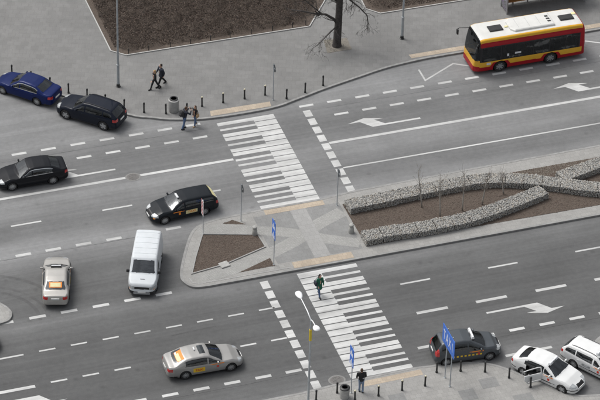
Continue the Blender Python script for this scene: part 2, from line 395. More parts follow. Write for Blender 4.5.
# far pavement (plaza)
k1 = [(-55.5, 53.4), (-15.49, 18.79), (-12.03, 15.8)] + catmull([(-12.03, 15.8), (-8.22, 12.25), (-6.89, 11.5), (-5.34, 10.81), (-2.89, 10.30), (1.21, 10.28), (3.55, 10.87), (5.55, 11.48), (8.08, 12.13), (10.48, 12.71), (13.01, 13.0), (15.2, 13.05), (25.6, 13.08)], 5)[1:] + [(140, 13.1)]
plaza = sheet('pavement', k1+[(140, 170), (-55.5, 170)], PZ, M['plaza'], kind='structure')
tag(plaza, 'wide grey paved plaza beyond the road with the planting beds')
strip3d(k1, -.01, .16, -.02, KZ).build('kerb', M['kerb'], plaza)
sheet('tactile_strip', [(-2.9, 10.52), (1.36, 10.50), (1.44, 11.05), (-2.78, 11.12)], PZ+.006, M['tactile'], plaza)
sheet('tactile_strip', [(12.5, 13.32), (40, 13.36), (40, 13.86), (12.45, 13.78)], PZ+.006, M['tactile'], plaza)

# near pavement with the taxi bay cut into it
k2 = [(140, -24.6), (13.5, -24.3)] + catmull([(13.5, -24.3), (11.0, -23.75), (9.9, -23.45), (9.19, -22.82), (8.53, -22.04), (7.54, -20.92), (6.89, -20.09), (6.02, -19.29), (5.08, -18.86), (3.9, -18.5), (2.2, -18.35), (1.27, -18.27), (-2.79, -18.33), (-6.04, -18.55)], 4)[1:] + [(-140, -18.7)]
near_p = sheet('pavement', k2+[(-140, -140), (140, -140)], PZ, M['island'], kind='structure')
tag(near_p, 'pale near pavement with bollards and the taxi bay')
strip3d(k2, -.01, .16, -.02, KZ).build('kerb', M['kerb'], near_p)
sheet('tactile_strip', [(-2.35, -18.62), (1.65, -18.55), (1.65, -19.05), (-2.35, -19.12)], PZ+.006, M['tactile'], near_p)
for cx_, cy_, a, b_ in ((5.2, -20.9, .55, .45), (6.7, -22.9, .6, .45), (3.6, -21.6, .5, .5), (-.6, -20.9, .5, .6)):
    sheet('dark_slab_patch', [(cx_-a, cy_-b_), (cx_+a, cy_-b_), (cx_+a, cy_+b_), (cx_-a, cy_+b_)], PZ+.004, M['island_dark'], near_p)

k3 = [(60, -18.4)] + catmull([(16.5, -18.36), (15.0, -18.4), (14.0, -18.52), (13.25, -18.75), (12.75, -19.2), (12.65, -19.7), (13.1, -20.3), (14.5, -21.8), (16, -23.6)], 5) + [(60, -23.7)]
corner = sheet('pavement', k3, PZ, M['island'], kind='structure'); tag(corner, 'rounded pavement corner beyond the taxi bay')
strip3d(k3, -.01, .15, -.02, KZ).build('kerb', M['kerb'], corner)

# left splitter island corner
k4 = [(-60, -7.2), (-21.75, -7.05)] + catmull([(-21.75, -7.05), (-21.13, -6.88), (-20.8, -6.31), (-20.9, -5.67), (-21.26, -5.04), (-22.4, -3.2)], 5)[1:]
lcorner = sheet('traffic_island', k4+[(-28, 1.0), (-60, 1.0)], PZ, M['island'], kind='structure'); tag(lcorner, 'rounded tip of a paved traffic island')
strip3d(k4, -.01, .15, -.02, KZ).build('kerb', M['kerb'], lcorner)

# the median with its nose
low = [(140, -7.12), (2, -7.12), (-3.8, -7.1), (-5.63, -7.12), (-8.4, -7.10)]
nose = catmull([(-8.4, -7.10), (-9.21, -6.97), (-9.66, -6.5), (-9.78, -5.64), (-9.13, -3.96), (-7.94, -1.65), (-7.02, -.85), (-5.83, -.56)], 5)
up = [(-2.69, -.40), (1.24, -.40), (3.89, -.14), (11.84, 0), (21.2, .1), (140, .1)]
k5 = (low+nose[1:]+up)[::-1]
median = sheet('traffic_island', k5, PZ, M['island'], kind='structure'); tag(median, 'paved median between the carriageways with crossing refuge and planting beds')
strip3d(k5, -.01, .16, -.02, KZ).build('kerb', M['kerb'], median)
strip3d([(-9.3, -6.0), (-9.2, -6.55), (-8.8, -6.72), (-2.8, -6.78)], -.05, .05, PZ-.02, PZ+.012).build('edging', M['strip'], median)
sheet('tactile_strip', [(-2.68, -1.08), (1.35, -1.08), (1.35, -.58), (-2.68, -.58)], PZ+.009, M['tactile'], median)
sheet('tactile_strip', [(-2.62, -6.93), (1.36, -6.93), (1.36, -6.30), (-2.62, -6.30)], PZ+.009, M['tactile'], median)
sheet('dark_paving', [(-3.55, -1.1), (-3.5, -6.2), (2.2, -6.2), (2.3, -1.1)], PZ+.003, M['island_dark'], median)
def band(pl, wd, z, m, name, parent):
    pl = catmull(pl, 6); a = offset(pl, wd/2); b = offset(pl, -wd/2)
    return sheet(name, a+b[::-1], z, m, parent)
band([(2.2, -2.1), (.2, -3.0), (-1.9, -4.3), (-5.7, -5.75), (-9.0, -6.35)], 1.0, PZ+.006, M['setts'], 'setts_band', median)
band([(2.2, -5.6), (.3, -4.6), (-1.8, -3.3), (-4.0, -2.4), (-6.2, -1.62), (-7.4, -1.42)], .95, PZ+.0075, M['setts'], 'setts_band', median)
sheet('centre_strip', [(-1.05, -6.29), (.02, -6.29), (.02, -1.09), (-1.05, -1.09)], PZ+.0105, M['strip'], median)
# planting beds in the island
def bed(name, pts, z, m, parent, kerb_m=None, kw=.06):
    o = sheet(name, pts, z, m, parent)
    if kerb_m:
        area = sum(pts[i][0]*pts[(i+1) % len(pts)][1]-pts[(i+1) % len(pts)][0]*pts[i][1] for i in range(len(pts)))
        q = pts if area > 0 else pts[::-1]
        strip3d(q, -kw, kw*.3, -.02, z+.05, True).build('bed_edging', kerb_m, o)
    return o
nose_bed = [(-7.19, -1.95), (-3.83, -2.98), (-3.75, -4.29), (-6.74, -5.30), (-8.97, -5.63), (-8.28, -4.1)]
b1 = bed('soil_bed', nose_bed, PZ+.014, M['soil'], median, M['strip'])
sb1 = [(-5.64, -1.18), (-4.9, -1.0), (-4.21, -1.68)]; b2 = bed('soil_bed', sb1, PZ+.014, M['soil'], median)
sb2 = [(-6.11, -6.35), (-3.79, -5.47), (-3.78, -6.30)]; b3 = bed('soil_bed', sb2, PZ+.014, M['soil'], median)
bed_r = [(2.45, -1.35), (2.5, -6.05), (9.9, -6.05), (30, -6.25), (60, -6.25), (60, -1.2), (12.5, -1.18), (6, -1.2)]
b4 = bed('soil_bed', bed_r, PZ+.014, M['soil'], median)

def inside(pts, x, y):
    c = False; n = len(pts)
    for i in range(n):
        (x1, y1), (x2, y2) = pts[i], pts[(i+1) % n]
        if (y1 > y) != (y2 > y) and x < (x2-x1)*(y-y1)/(y2-y1)+x1: c = not c
    return c

ICO = (lambda: (lambda p: ([Vector(q).normalized() for q in ((-1, p, 0), (1, p, 0), (-1, -p, 0), (1, -p, 0), (0, -1, p), (0, 1, p), (0, -1, -p), (0, 1, -p), (p, 0, -1), (p, 0, 1), (-p, 0, -1), (-p, 0, 1))],
    [(0, 11, 5), (0, 5, 1), (0, 1, 7), (0, 7, 10), (0, 10, 11), (1, 5, 9), (5, 11, 4), (11, 10, 2), (10, 7, 6), (7, 1, 8), (3, 9, 4), (3, 4, 2), (3, 2, 6), (3, 6, 8), (3, 8, 9), (4, 9, 5), (2, 4, 11), (6, 2, 10), (8, 6, 7), (9, 8, 1)]))((1+5**.5)/2))()
ICOV = np.array([tuple(v_) for v_ in ICO[0]]); ICOF = np.array(ICO[1])
OCTV = np.array([(1, 0, 0), (-1, 0, 0), (0, 1, 0), (0, -1, 0), (0, 0, 1), (0, 0, -1)], float)
OCTF = np.array([(0, 2, 4), (2, 1, 4), (1, 3, 4), (3, 0, 4), (2, 0, 5), (1, 2, 5), (3, 1, 5), (0, 3, 5)])

def rocks(name, P_, S_, m, parent, base=(ICOV, ICOF), squash=1.0):
    """many loose stones / chips: one mesh, each stone its own closed shell"""
    V0, F0 = base; n = len(P_); k = len(V0)
    q = rng.normal(size=(n, 4)); q /= np.linalg.norm(q, axis=1)[:, None]; a, b, c, d = q.T
    Rm = np.stack([1-2*(c*c+d*d), 2*(b*c-a*d), 2*(b*d+a*c), 2*(b*c+a*d), 1-2*(b*b+d*d), 2*(c*d-a*b), 2*(b*d-a*c), 2*(c*d+a*b), 1-2*(b*b+c*c)], 1).reshape(n, 3, 3)
    V = V0[None]*(1+rng.uniform(-.22, .22, (n, k, 1)))*np.asarray(S_)[:, None, None]*rng.uniform(.7, 1.2, (n, 1, 3))
    V = np.einsum('nij,nkj->nki', Rm, V); V[:, :, 2] *= squash; V += np.asarray(P_)[:, None]
    F = (F0[None]+(np.arange(n)*k)[:, None, None]).reshape(-1, 3)
    me = bpy.data.meshes.new(name); me.from_pydata(V.reshape(-1, 3).tolist(), [], F.tolist()); me.update()
    return mobj(name, me, m, parent)

def scatter(pts, dens, z, s0, s1, xmax=32.0):
    xs = [p[0] for p in pts]; ys = [p[1] for p in pts]; x0, x1 = min(xs), min(max(xs), xmax); y0, y1 = min(ys), max(ys)
    n = int((x1-x0)*(y1-y0)*dens); X = rng.uniform(x0, x1, n); Y = rng.uniform(y0, y1, n)
    P_ = [(x, y, z) for x, y in zip(X, Y) if inside(pts, x, y)]
    return P_, rng.uniform(s0, s1, len(P_))
for b_, pts, dn in ((b1, nose_bed, 220), (b2, sb1, 220), (b3, sb2, 220), (b4, bed_r, 110)):
    P_, S_ = scatter(pts, dn, PZ+.02, .018, .05)
    o = rocks('bark_chips', P_, S_, M['mulch'], b_, (OCTV, OCTF), .5); o['kind'] = 'stuff'
# weedy gravel triangles where the stone walls meet the edges
tri = [(11.5, -1.22), (22, -1.22), (18.5, -1.75), (15.6, -2.35), (13.5, -1.6)]
P_, S_ = scatter(tri, 300, PZ+.022, .015, .045)
rocks('gravel', P_, S_, M['verge'], b4, (OCTV, OCTF), .5)['kind'] = 'stuff'

# ---- planting beds with dry hedge on the plaza
def plaza_bed(label, outline, hedge_poly, dens):
    root = bed('planting_bed', outline, PZ+.02, M['soil'], None, M['bed_kerb'], .06)
    tag(root, label, 'planting bed')
    xs = [p[0] for p in hedge_poly]; ys = [p[1] for p in hedge_poly]
    A = (max(xs)-min(xs))*(max(ys)-min(ys)); n = int(A*dens)
    X = rng.uniform(min(xs), max(xs), n); Y = rng.uniform(min(ys), max(ys), n)
    msk = np.array([inside(hedge_poly, x, y) for x, y in zip(X, Y)]); X, Y = X[msk], Y[msk]; n = len(X)
    # height of the clipped top waves a little; bushes leave dips between them
    nb = int(A/.75); BX = rng.uniform(min(xs), max(xs), nb); BY = rng.uniform(min(ys), max(ys), nb); BR = rng.uniform(.35, .62, nb); BH = rng.uniform(.42, .74, nb)
    top = np.full(n, .10)
    for bx0, by0, br0, bh0 in zip(BX, BY, BR, BH):
        d2 = ((X-bx0)**2+(Y-by0)**2)/(br0*br0); top = np.maximum(top, bh0*np.sqrt(np.maximum(0, 1-d2*.8)))
    Z = PZ+top*np.sqrt(rng.uniform(.02, 1, n))
    c = np.stack([X, Y, Z], 1); d = rng.normal(size=(n, 3)); d[:, 2] = np.abs(d[:, 2])*.9+.2; d /= np.linalg.norm(d, axis=1)[:, None]
    sd_ = np.cross(d, rng.normal(size=(n, 3))); sd_ /= np.linalg.norm(sd_, axis=1)[:, None]
    leaf = rng.uniform(size=n) < .55; L_ = np.where(leaf, rng.uniform(.03, .06, n), rng.uniform(.07, .16, n)); W_ = np.where(leaf, rng.uniform(.02, .038, n), .007)
    a = d*L_[:, None]; b = sd_*W_[:, None]
    V = np.stack([c-a, c+b, c+a, c-b], 1).reshape(-1, 3); F = np.arange(4*n).reshape(-1, 4)
    me = bpy.data.meshes.new('hedge'); me.from_pydata(V.tolist(), [], F.tolist()); me.update()
    mobj('hedge', me, M['hedge'], root)['kind'] = 'stuff'
    return root
plaza_bed('large bed of dry brown clipped hedge inside pale kerb, crossed by the lamp post', [(-7.38, 33), (-7.34, 26.15), (-7.31, 19.94), (-6.44, 19.14), (6.9, 19.06), (9.05, 22.0), (12, 33)],
          [(-7.1, 32.5), (-6.95, 20.3), (-6.2, 19.62), (6.4, 19.55), (8.5, 22.2), (11.6, 32.5)], 620)
plaza_bed('dry hedge bed with cut corner behind the bare tree', [(14.5, 33), (11.56, 21.3), (11.48, 20.09), (12.27, 19.25), (30, 19.2), (30, 33)],
          [(14.8, 32.5), (11.9, 21.3), (11.85, 20.3), (12.5, 19.65), (24, 19.6), (24, 32.5)], 420)

# ------------------------------------------------------------------ road markings (paint sheets on the asphalt)
def rect_mark(name, x0, x1, y0, y1, z=.004):
    return sheet(name, [(x0, y0), (x1, y0), (x1, y1), (x0, y1)], z, M['white_line'], road)
_dash = {}
def dash(cx_, cy_, ln, wd, name='lane_dash'):
    k = (ln, wd)
    if k not in _dash:
        mb = MB(); mb.poly([(-ln/2, -wd/2), (ln/2, -wd/2), (ln/2, wd/2), (-ln/2, wd/2)], 0); o = mb.build(name, M['white_line'], road); _dash[k] = o.data
    else:
        o = bpy.data.objects.new(name, _dash[k]); COL.objects.link(o); o.parent = road
    o.location = (cx_+random.uniform(-.02, .02), cy_+random.uniform(-.012, .012), .004)
for i in list(range(-6, 7))+list(range(10, 24)): dash(-16.3+2.004*i, 10.06, 1.0, .23)
for i in list(range(0, 5))+list(range(9, 24)): dash(-12.26+1.998*i, 8.52, 1.0, .22)
for i in (-2, -1, 0, 1, 2, 3, 5): dash(-18.69+1.99*i, -.6, 1.0, .24)
for i in range(-1, 5): dash(-19.36+2.03*i, -6.95, 1.04, .25)
for i in range(0, 8): dash(-19.55+2.01*i, -10.2, 1.02, .13)
for i in (0, 1, 2, 6, 7): dash(-19.6+1.99*i, -13.23, 1.02, .14)
for i in range(-4, 5): dash(-13.54+1.95*i, -16.38, 1.0, .24)
for i in range(-3, 6): dash(8.75+2.0*i, -16.47, 1.0, .24)
for x in (-25.7, -17.73, -11.66, -5.66): dash(x, 2.5, 2.0, .14)
for x in (4.33, 10.25, 16.2, 22.2): dash(x, -10.19, 2.0, .14)
for x in (4.35, 8.32, 12.3, 16.3, 20.3): dash(x, -13.23, 2.06, .24)
for x in (5.5, 7.62, 9.7, 11.8): dash(x, -18.25 if x < 4 else -18.68, 1.0, .22)
rect_mark('solid_line', 3.85, 70, 5.38, 5.62); rect_mark('solid_line', 3.85, 70, 2.52, 2.65)
rect_mark('solid_line', -70, -10.25, 5.40, 5.63); rect_mark('solid_line', -9.28, -2.85, 5.40, 5.63)
rect_mark('solid_line', -60, -21.05, -10.31, -10.17); rect_mark('solid_line', -60, -21.1, -13.45, -13.2)
for k in range(10): rect_mark('stop_block', 3.29, 3.81, 9.52-.995*k-.74, 9.52-.995*k)
for k in range(11): rect_mark('stop_block', -5.12, -4.6, -7.5-1.012*k-.74, -7.5-1.012*k)
# piano-key crossings: every white key is cut back where a black key lies beside it
def keys(y_top, pitch, groups, x0, x1, xb, black_left):
    """white keys run along the road; groups = keys per group, black keys lie between the keys of a group"""
    i = 0; bk = .36/2*pitch/.595
    for g in groups:
        for j in range(g):
            yt = y_top-pitch*i-.042; yb = y_top-pitch*(i+1)+.042
            ct = yt-bk+.03 if j > 0 else yt; cb = yb+bk-.03 if j < g-1 else yb
            if black_left: pts = [(x0, cb), (xb, cb), (xb, yb), (x1, yb), (x1, yt), (xb, yt), (xb, ct), (x0, ct)]
            else: pts = [(x0, yb), (xb, yb), (xb, cb), (x1, cb), (x1, ct), (xb, ct), (xb, yt), (x0, yt)]
            q = []
            for p in pts:
                if not q or (abs(p[0]-q[-1][0])+abs(p[1]-q[-1][1])) > 1e-4: q.append(p)
            sheet('crossing_key', q, .004, M['white_line'], road); i += 1
keys(9.80, .5955, (3, 3, 4, 3, 4), -2.73, 1.28, -.22, True)
keys(-7.32, .601, (3, 4, 3, 4, 4), -2.62, 1.33, -1.08, False)
AR = [(5.73, 7.24), (6.65, 7.41), (7.07, 7.58), (8.25, 7.25), (7.63, 7.22), (8.18, 6.62), (10.7, 6.64), (10.7, 6.47), (8.14, 6.45), (7.3, 6.43)]
AR = [(5.73, 7.22), (7.0, 7.58), (8.28, 7.22), (7.62, 7.22), (8.2, 6.62), (10.7, 6.62), (10.7, 6.46), (7.28, 6.45), (6.6, 7.22)]
def arrow(dx, dy, flip=False, cx_=0, cy_=0):
    pts = [((2*cx_-x) if flip else x+dx, (2*cy_-y) if flip else y+dy) for x, y in AR]
    sheet('turn_arrow', pts, .004, M['white_line'], road)
arrow(0, 0); arrow(14.95, .03); arrow(-21.35, .08)
arrow(0, 0, True, 9.105, -3.95); arrow(0, 0, True, -6.9, -3.88)
def poly_line(pl, wd, name):
    a = offset(pl, wd/2); b = offset(pl, -wd/2); sheet(name, a+b[::-1], .004, M['white_line'], road)
poly_line([(12.57, 12.04), (12.56, 10.67), (15.12, 12.07), (16.4, 11.3), (18.5, 10.7), (20.5, 12.1), (22.5, 10.7), (24.4, 12.5), (26.4, 11.4)], .13, 'bus_stop_zigzag')
M['tar'] = mat('tar', (.052, .052, .053), .7, var=.25, scale=2.5); M['rubber_mark'] = mat('rubber_mark', (.06, .06, .061), .85, var=.2, scale=3)
def worn(m, lo, hi, sc):
    t = m.node_tree; n = t.nodes.new('ShaderNodeTexNoise'); n.inputs['Scale'].default_value = sc; n.inputs['Detail'].default_value = 6; g = t.nodes.new('ShaderNodeNewGeometry'); t.links.new(g.outputs['Position'], n.inputs['Vector'])
    q = t.nodes.new('ShaderNodeMapRange'); q.inputs['From Min'].default_value = .3; q.inputs['From Max'].default_value = .7; q.inputs['To Min'].default_value = lo; q.inputs['To Max'].default_value = hi
    t.links.new(n.outputs['Fac'], q.inputs['Value']); t.links.new(q.outputs[0], t.nodes['Principled BSDF'].inputs['Alpha'])
worn(M['rubber_mark'], .0, .20, 1.4); worn(M['tar'], .05, .8, .9)
def mark(pl, wd, name, m):
    a = offset(pl, wd/2); b = offset(pl, -wd/2); sheet(name, a+b[::-1], .002, m, road)
for c_, rr, a0, a1, wd in (((-23.5, -6.8), 4.3, -8, 55, .24), ((-23.5, -6.8), 4.85, -5, 58, .20), ((-23.6, -6.6), 6.0, 10, 62, .24)):
    mark([(c_[0]+rr*math.cos(R(a)), c_[1]+rr*.82*math.sin(R(a))) for a in np.linspace(a0, a1, 24)], wd, 'tyre_mark', M['rubber_mark'])
mark([(-11.9, -11.05), (-10.4, -10.95), (-9.0, -10.92)], .10, 'tyre_mark', M['rubber_mark'])
def wander(x0, x1, y, am, wd):
    rw = random.Random(int(abs(y*100))); mark([(x, y+rw.gauss(0, am)) for x in np.arange(x0, x1, 1.1)], wd, 'tar_seam', M['tar'])
wander(-40, -9.4, -.86, .012, .035); wander(-40, -2.9, 9.4, .012, .03); wander(4, 45, 9.45, .012, .03); wander(-40, -3, -16.75, .012, .03); wander(2, 45, -16.85, .012, .03)
M['cover_rim'] = mat('cover_surround', (.20, .20, .195), .85, var=.15, scale=8)
# iron covers
def cover(x, y, r, sx, name, label, z):
    o = MB(); o.lathe([(r*1.25, -.01), (r*1.25, .006)], 24); c = o.build('surround', M['cover_rim'], None)
    root = thing(name, label, 'manhole cover', (x, y, z)); c.parent = root
    i = MB(); i.lathe([(r, 0), (r, .012)], 24)
    for k in range(-3, 4): i.box((0, k*r*.25, .014), (1.4*r*math.sqrt(max(.05, 1-(k*.25)**2)), .03, .012))
    i.build('lid', M['cast_iron'], root); root.scale = (sx, 1, 1)
cover(-9.76, 5.47, .36, 1.15, 'manhole_cover', 'round iron manhole cover breaking the long solid white line', .004)
cover(-3.5, -17.93, .36, 1.2, 'manhole_cover', 'round iron manhole cover beside near kerb and piano crossing', .004)
#=====PART3=====
# ------------------------------------------------------------------ vehicles
def smoothed(pts, s=.03):
    xs = np.array([p[0] for p in pts]); zs = np.array([p[1] for p in pts])
    g = np.arange(xs[0]-.3, xs[-1]+.3, .005); z = np.interp(g, xs, zs)
    k = np.exp(-.5*(np.arange(-int(4*s/.005), int(4*s/.005)+1)*.005/s)**2); k /= k.sum()
    zz = np.convolve(np.pad(z, len(k)//2, mode='edge'), k, 'valid')
    return lambda x: np.interp(x, g, zz)

class Body:
    """car skin lofted from a side profile, a shoulder line and a plan outline, on a grid fine enough that
       panels, panes and lamps can be cut out of it as meshes of their own"""
    NU, NS, NC, NK, NT = 3, 20, 18, 5, 20
    def __init__(s, sp):
        s.sp = sp; s.xr, s.xf = sp['prof'][0][0], sp['prof'][-1][0]
        s.prof = smoothed(sp['prof'], sp.get('soft', .035)); s.belt = smoothed(sp['belt'], .05)
        s.plan = smoothed(sp['plan'], .02); s.bot = smoothed(sp['bot'], .03)
        s.tum = sp.get('tum', .34); s.kf = sp.get('kf', .20); s.kr = sp.get('kr', .14); s.crown = sp.get('crown', .05)
        a = np.arange(s.xr+.16, s.xf-.16, .026); e = sp.get('rear_dense', .16)
        a = np.concatenate([s.xr+np.linspace(0, 1, 14)**1.5*.04, np.arange(s.xr+.05, s.xr+e, .011), np.arange(s.xr+e, s.xf-.16, .026), np.arange(s.xf-.16, s.xf-.045, .011), s.xf-np.linspace(1, 0, 14)**1.5*.04])
        s.x = np.unique(a.round(5)); s.grid()
    def shift(s, x, y):
        xc, xt = s.sp['xc'], s.sp['xt']
        wf = np.interp(x, [0, .35, xc+.05, xc+.45], [0, 1, 1, .0]); wr = np.interp(x, [xt-.35, xt-.02, -.35, 0], [0, 1, 1, 0])
        return (wf*s.kf-wr*s.kr)*y*y
    def T(s, x, y):
        w_ = s.plan(x); return s.prof(x+s.shift(x, y))-s.crown*(y/np.maximum(w_, .3))**2*np.interp(x, [s.xr, s.xr+.4, s.xf-.4, s.xf], [.3, 1, 1, .3])
    def side_y(s, x, z):
        w_ = s.plan(x); z0 = s.bot(x); zb = s.belt(x); t = np.clip((z-z0)/(zb-z0), 0, 1)
        return w_*np.interp(t, [0, .12, .3, .52, .8, .93, 1], s.sp.get('sec', [.93, .965, .99, 1, .99, .975, .95]))
    def grid(s):
        x = s.x; n = len(x); w_ = s.plan(x); z0 = s.bot(x); zb = s.belt(x); wb = w_*s.sp.get('sec', [.95])[-1]
        h = np.maximum(s.T(x, wb*.8)-zb, .02)
        for _ in range(4):
            yc = np.maximum(wb-(.025+s.tum*h), wb*.55); zc = s.T(x, yc); h = np.maximum(zc-zb, .02)
        zb = np.minimum(zb, zc-.02); z0 = np.minimum(z0, zb-.05); h = zc-zb
        s.zb, s.zc, s.yc = zb, zc, yc
        r = np.clip(.42*h, .008, s.sp.get('rad', .10)); cols = []; seg = []; tt = []
        for k in range(s.NU): t = k/s.NU; cols.append((w_*.93*t, z0)); seg.append(0); tt.append(t)
        for k in range(s.NS+1):
            t = k/s.NS; z = z0+(zb-z0)*t
            f = np.interp(t, [0, .12, .3, .52, .8, .93, 1], s.sp.get('sec', [.93, .965, .99, 1, .99, .975, .95]))
            cols.append((w_*f, z)); seg.append(1); tt.append(t)
        bx, bz = yc+s.tum*r, zc-r
        for k in range(1, s.NC+1):
            t = k/s.NC; bul = .02*np.minimum(h, .5)*math.sin(math.pi*t)*2
            cols.append((wb+(bx-wb)*t+bul, zb+(bz-zb)*t)); seg.append(2); tt.append(t)
        cy = yc-1.3*r; cz = s.T(x, cy)
        for k in range(1, s.NK+1):
            t = k/s.NK; cols.append(((1-t)**2*bx+2*t*(1-t)*yc+t*t*cy, (1-t)**2*bz+2*t*(1-t)*zc+t*t*cz)); seg.append(3); tt.append(t)
        for k in range(1, s.NT+1):
            t = k/s.NT; y = cy*(1-t); cols.append((y, s.T(x, y))); seg.append(4); tt.append(t)
        Y = np.stack([c[0]+0*x for c in cols], 1); Z = np.stack([c[1]+0*x for c in cols], 1); m = Y.shape[1]
        Yf = np.concatenate([Y, -Y[:, -2:0:-1]], 1); Zf = np.concatenate([Z, Z[:, -2:0:-1]], 1); mm = Yf.shape[1]
        s.V = np.stack([np.repeat(x[:, None], mm, 1), Yf, Zf], 2)
        # wheel arches: pull the skin's points near the arch circle onto it
        for xa in (s.sp['wb']/2, -s.sp['wb']/2):
            za, Ra = s.sp['wr'], s.sp['ra']; d = s.V[:, :, [0, 2]]-np.array([xa, za]); q = np.linalg.norm(d, axis=2)
            mk = (np.abs(q-Ra) < .016) & (np.abs(s.V[:, :, 1]) > .45); f = np.where(mk, Ra/np.maximum(q, 1e-6), 1)
            s.V[:, :, 0] = xa+d[:, :, 0]*f; s.V[:, :, 2] = za+d[:, :, 1]*f
        i, j = np.meshgrid(np.arange(n-1), np.arange(mm), indexing='ij'); j2 = (j+1) % mm
        s.F = np.stack([i*mm+j, i*mm+j2, (i+1)*mm+j2, (i+1)*mm+j], 2).reshape(-1, 4)
        half = lambda jj: np.where(jj < m-1, jj, 2*(m-1)-jj-1)
        hj = half(j).reshape(-1); sg = np.array(seg+[4]); tv = np.array(tt+[1.])
        s.seg = sg[np.minimum(hj+1, m-1)]; s.t = (tv[np.minimum(hj+1, m-1)]) - .5/np.where(s.seg == 1, s.NS, np.where(s.seg == 2, s.NC, s.NT))
        s.side = np.where(j.reshape(-1) < m-1, 1, -1)
        Vf = s.V.reshape(-1, 3); c = Vf[s.F].mean(1); s.cx, s.cy, s.cz = c.T; s.mm, s.n = mm, n
        s.xs = s.cx+s.shift(s.cx, s.cy); s.h = np.repeat(h[:-1], mm).reshape(-1)
        s.lab = np.array(['body']*len(s.F), dtype=object)
        for xa in (s.sp['wb']/2, -s.sp['wb']/2):
            s.lab[((s.cx-xa)**2+(s.cz-s.sp['wr'])**2 < s.sp['ra']**2) & (np.abs(s.cy) > .45) & (s.seg <= 1)] = ''
    def put(s, mask, name, over=('body',)):
        s.lab[mask & np.isin(s.lab, over)] = name
    def mesh(s, name, mask, m, parent, xform=None):
        F = s.F[mask]
        if len(F) == 0: return None
        idx, inv = np.unique(F, return_inverse=True); V = s.V.reshape(-1, 3)[idx]
        if xform is not None: V = xform(V)
        fs = inv.reshape(-1, 4).tolist()
        me = bpy.data.meshes.new(name); me.from_pydata(V.tolist(), [], fs); me.update()
        return mobj(name, me, m, parent, True)
    def caps(s):
        mb = MB()
        out = []
        for i, rev in ((0, False), (s.n-1, True)):
            mb = MB(); q = [tuple(p) for p in s.V[i]]; mb.add(q, [tuple(range(len(q)))[::-1 if rev else 1]]); out.append(mb)
        return out

def conform(b, side, x0, x1, z0, z1, off=.006, n=10):
    """a thin sticker lying on the flank of a car"""
    mb = MB(); vs_ = []
    for i in range(n+1):
        for j in range(5):
            x = x0+(x1-x0)*i/n; z = z0+(z1-z0)*j/4; vs_.append((x, side*(float(b.side_y(np.array(x), np.array(z)))+off), z))
    mb.add(vs_, [(i*5+j, (i+1)*5+j, (i+1)*5+j+1, i*5+j+1) if side < 0 else (i*5+j, i*5+j+1, (i+1)*5+j+1, (i+1)*5+j) for i in range(n) for j in range(4)])
    return mb

def conform_top(b, x0, x1, y0, y1, off=.006, n=12):
    mb = MB(); vs_ = []
    for i in range(n+1):
        for j in range(n+1):
            x = x0+(x1-x0)*i/n; y = y0+(y1-y0)*j/n; x_ = x-float(b.shift(np.array(x), np.array(y)))
            vs_.append((x_, y, float(b.T(np.array(x_), np.array(y)))+off))
    mb.add(vs_, [(i*(n+1)+j, (i+1)*(n+1)+j, (i+1)*(n+1)+j+1, i*(n+1)+j+1) for i in range(n) for j in range(n)])
    return mb

_text = {}
def text_mesh(txt, size):
    k = (txt, size)
    if k not in _text:
        cu = bpy.data.curves.new('lettering', 'FONT'); cu.body = txt; cu.size = size; cu.align_x = 'CENTER'; cu.align_y = 'CENTER'; cu.extrude = .002; cu.offset = .004
        o = bpy.data.objects.new('lettering', cu); COL.objects.link(o); dg = bpy.context.evaluated_depsgraph_get()
        me = bpy.data.meshes.new_from_object(o.evaluated_get(dg)); bpy.data.objects.remove(o, do_unlink=True); _text[k] = me
    return _text[k].copy()

def lettering(txt, size, m, parent, loc, rot):
    me = text_mesh(txt, size); me.materials.clear(); o = mobj('lettering', me, m, parent); o.location = loc; o.rotation_euler = rot
    return o

_wheels = {}
def wheel(parent, x, y, r, wd, style, side, rimmat):
    """wheel > tyre, rim"""
    k = (r, wd, style, rimmat.name); A = Matrix.Rotation(R(90), 4, 'X')
    if k not in _wheels:
        t = MB(); t.lathe([(r*.66, -wd/2+.01), (r*.90, -wd/2), (r*.985, -wd/2+.035), (r, -wd*.2), (r, wd*.2), (r*.985, wd/2-.035), (r*.90, wd/2), (r*.66, wd/2-.01), (r*.64, 0), (r*.66, -wd/2+.01)], 28, M=A, cap=False)
        g = MB(); g.lathe([(r*.68, -wd*.34), (r*.68, wd*.34), (r*.62, wd*.30), (r*.60, wd*.22), (.001, wd*.2)], 28, M=A)     # barrel and back disc
        sp = MB(); ns = {'five': 5, 'multi': 10, 'cap': 7}[style]
        for q in range(ns):
            a = 2*math.pi*q/ns
            for rr, ww, dd in ((r*.38, {'five': .10, 'multi': .045, 'cap': .075}[style]*r/.3, wd*.30),):
                c = Vector((math.cos(a)*rr, -dd, math.sin(a)*rr)); sp.box(c, (r*.5, .03, ww), M=Matrix.Rotation(-a, 4, 'Y'))
        sp.lathe([(r*.2, 0), (r*.2, .03), (r*.1, .045), (.001, .045)], 14, (0, -wd*.26, 0), A)
        rim_ring = [(r*.70, wd*.30), (r*.70, wd*.37), (r*.60, wd*.37), (r*.60, wd*.30)]
        sp.lathe(rim_ring+rim_ring[:1], 28, M=A, cap=False)
        meshes = []
        for nm, b_, mt in (('tyre', t, M['tyre']), ('rim_barrel', g, M['trim']), ('rim', sp, rimmat)):
            o = b_.build(nm, mt, None); smooth_angle(o, 35); meshes.append((nm, o.data)); bpy.data.objects.remove(o, do_unlink=True)
        _wheels[k] = meshes
    root = None
    for nm, me in _wheels[k]:
        if root is None:
            root = bpy.data.objects.new('wheel', me); COL.objects.link(root); root.parent = parent; root.location = (x, y, r)
            root.rotation_euler = (0, random.uniform(0, 1), 0) if side < 0 else (0, random.uniform(0, 1), math.pi)
        else:
            o = bpy.data.objects.new(nm, me); COL.objects.link(o); o.parent = root
    return root

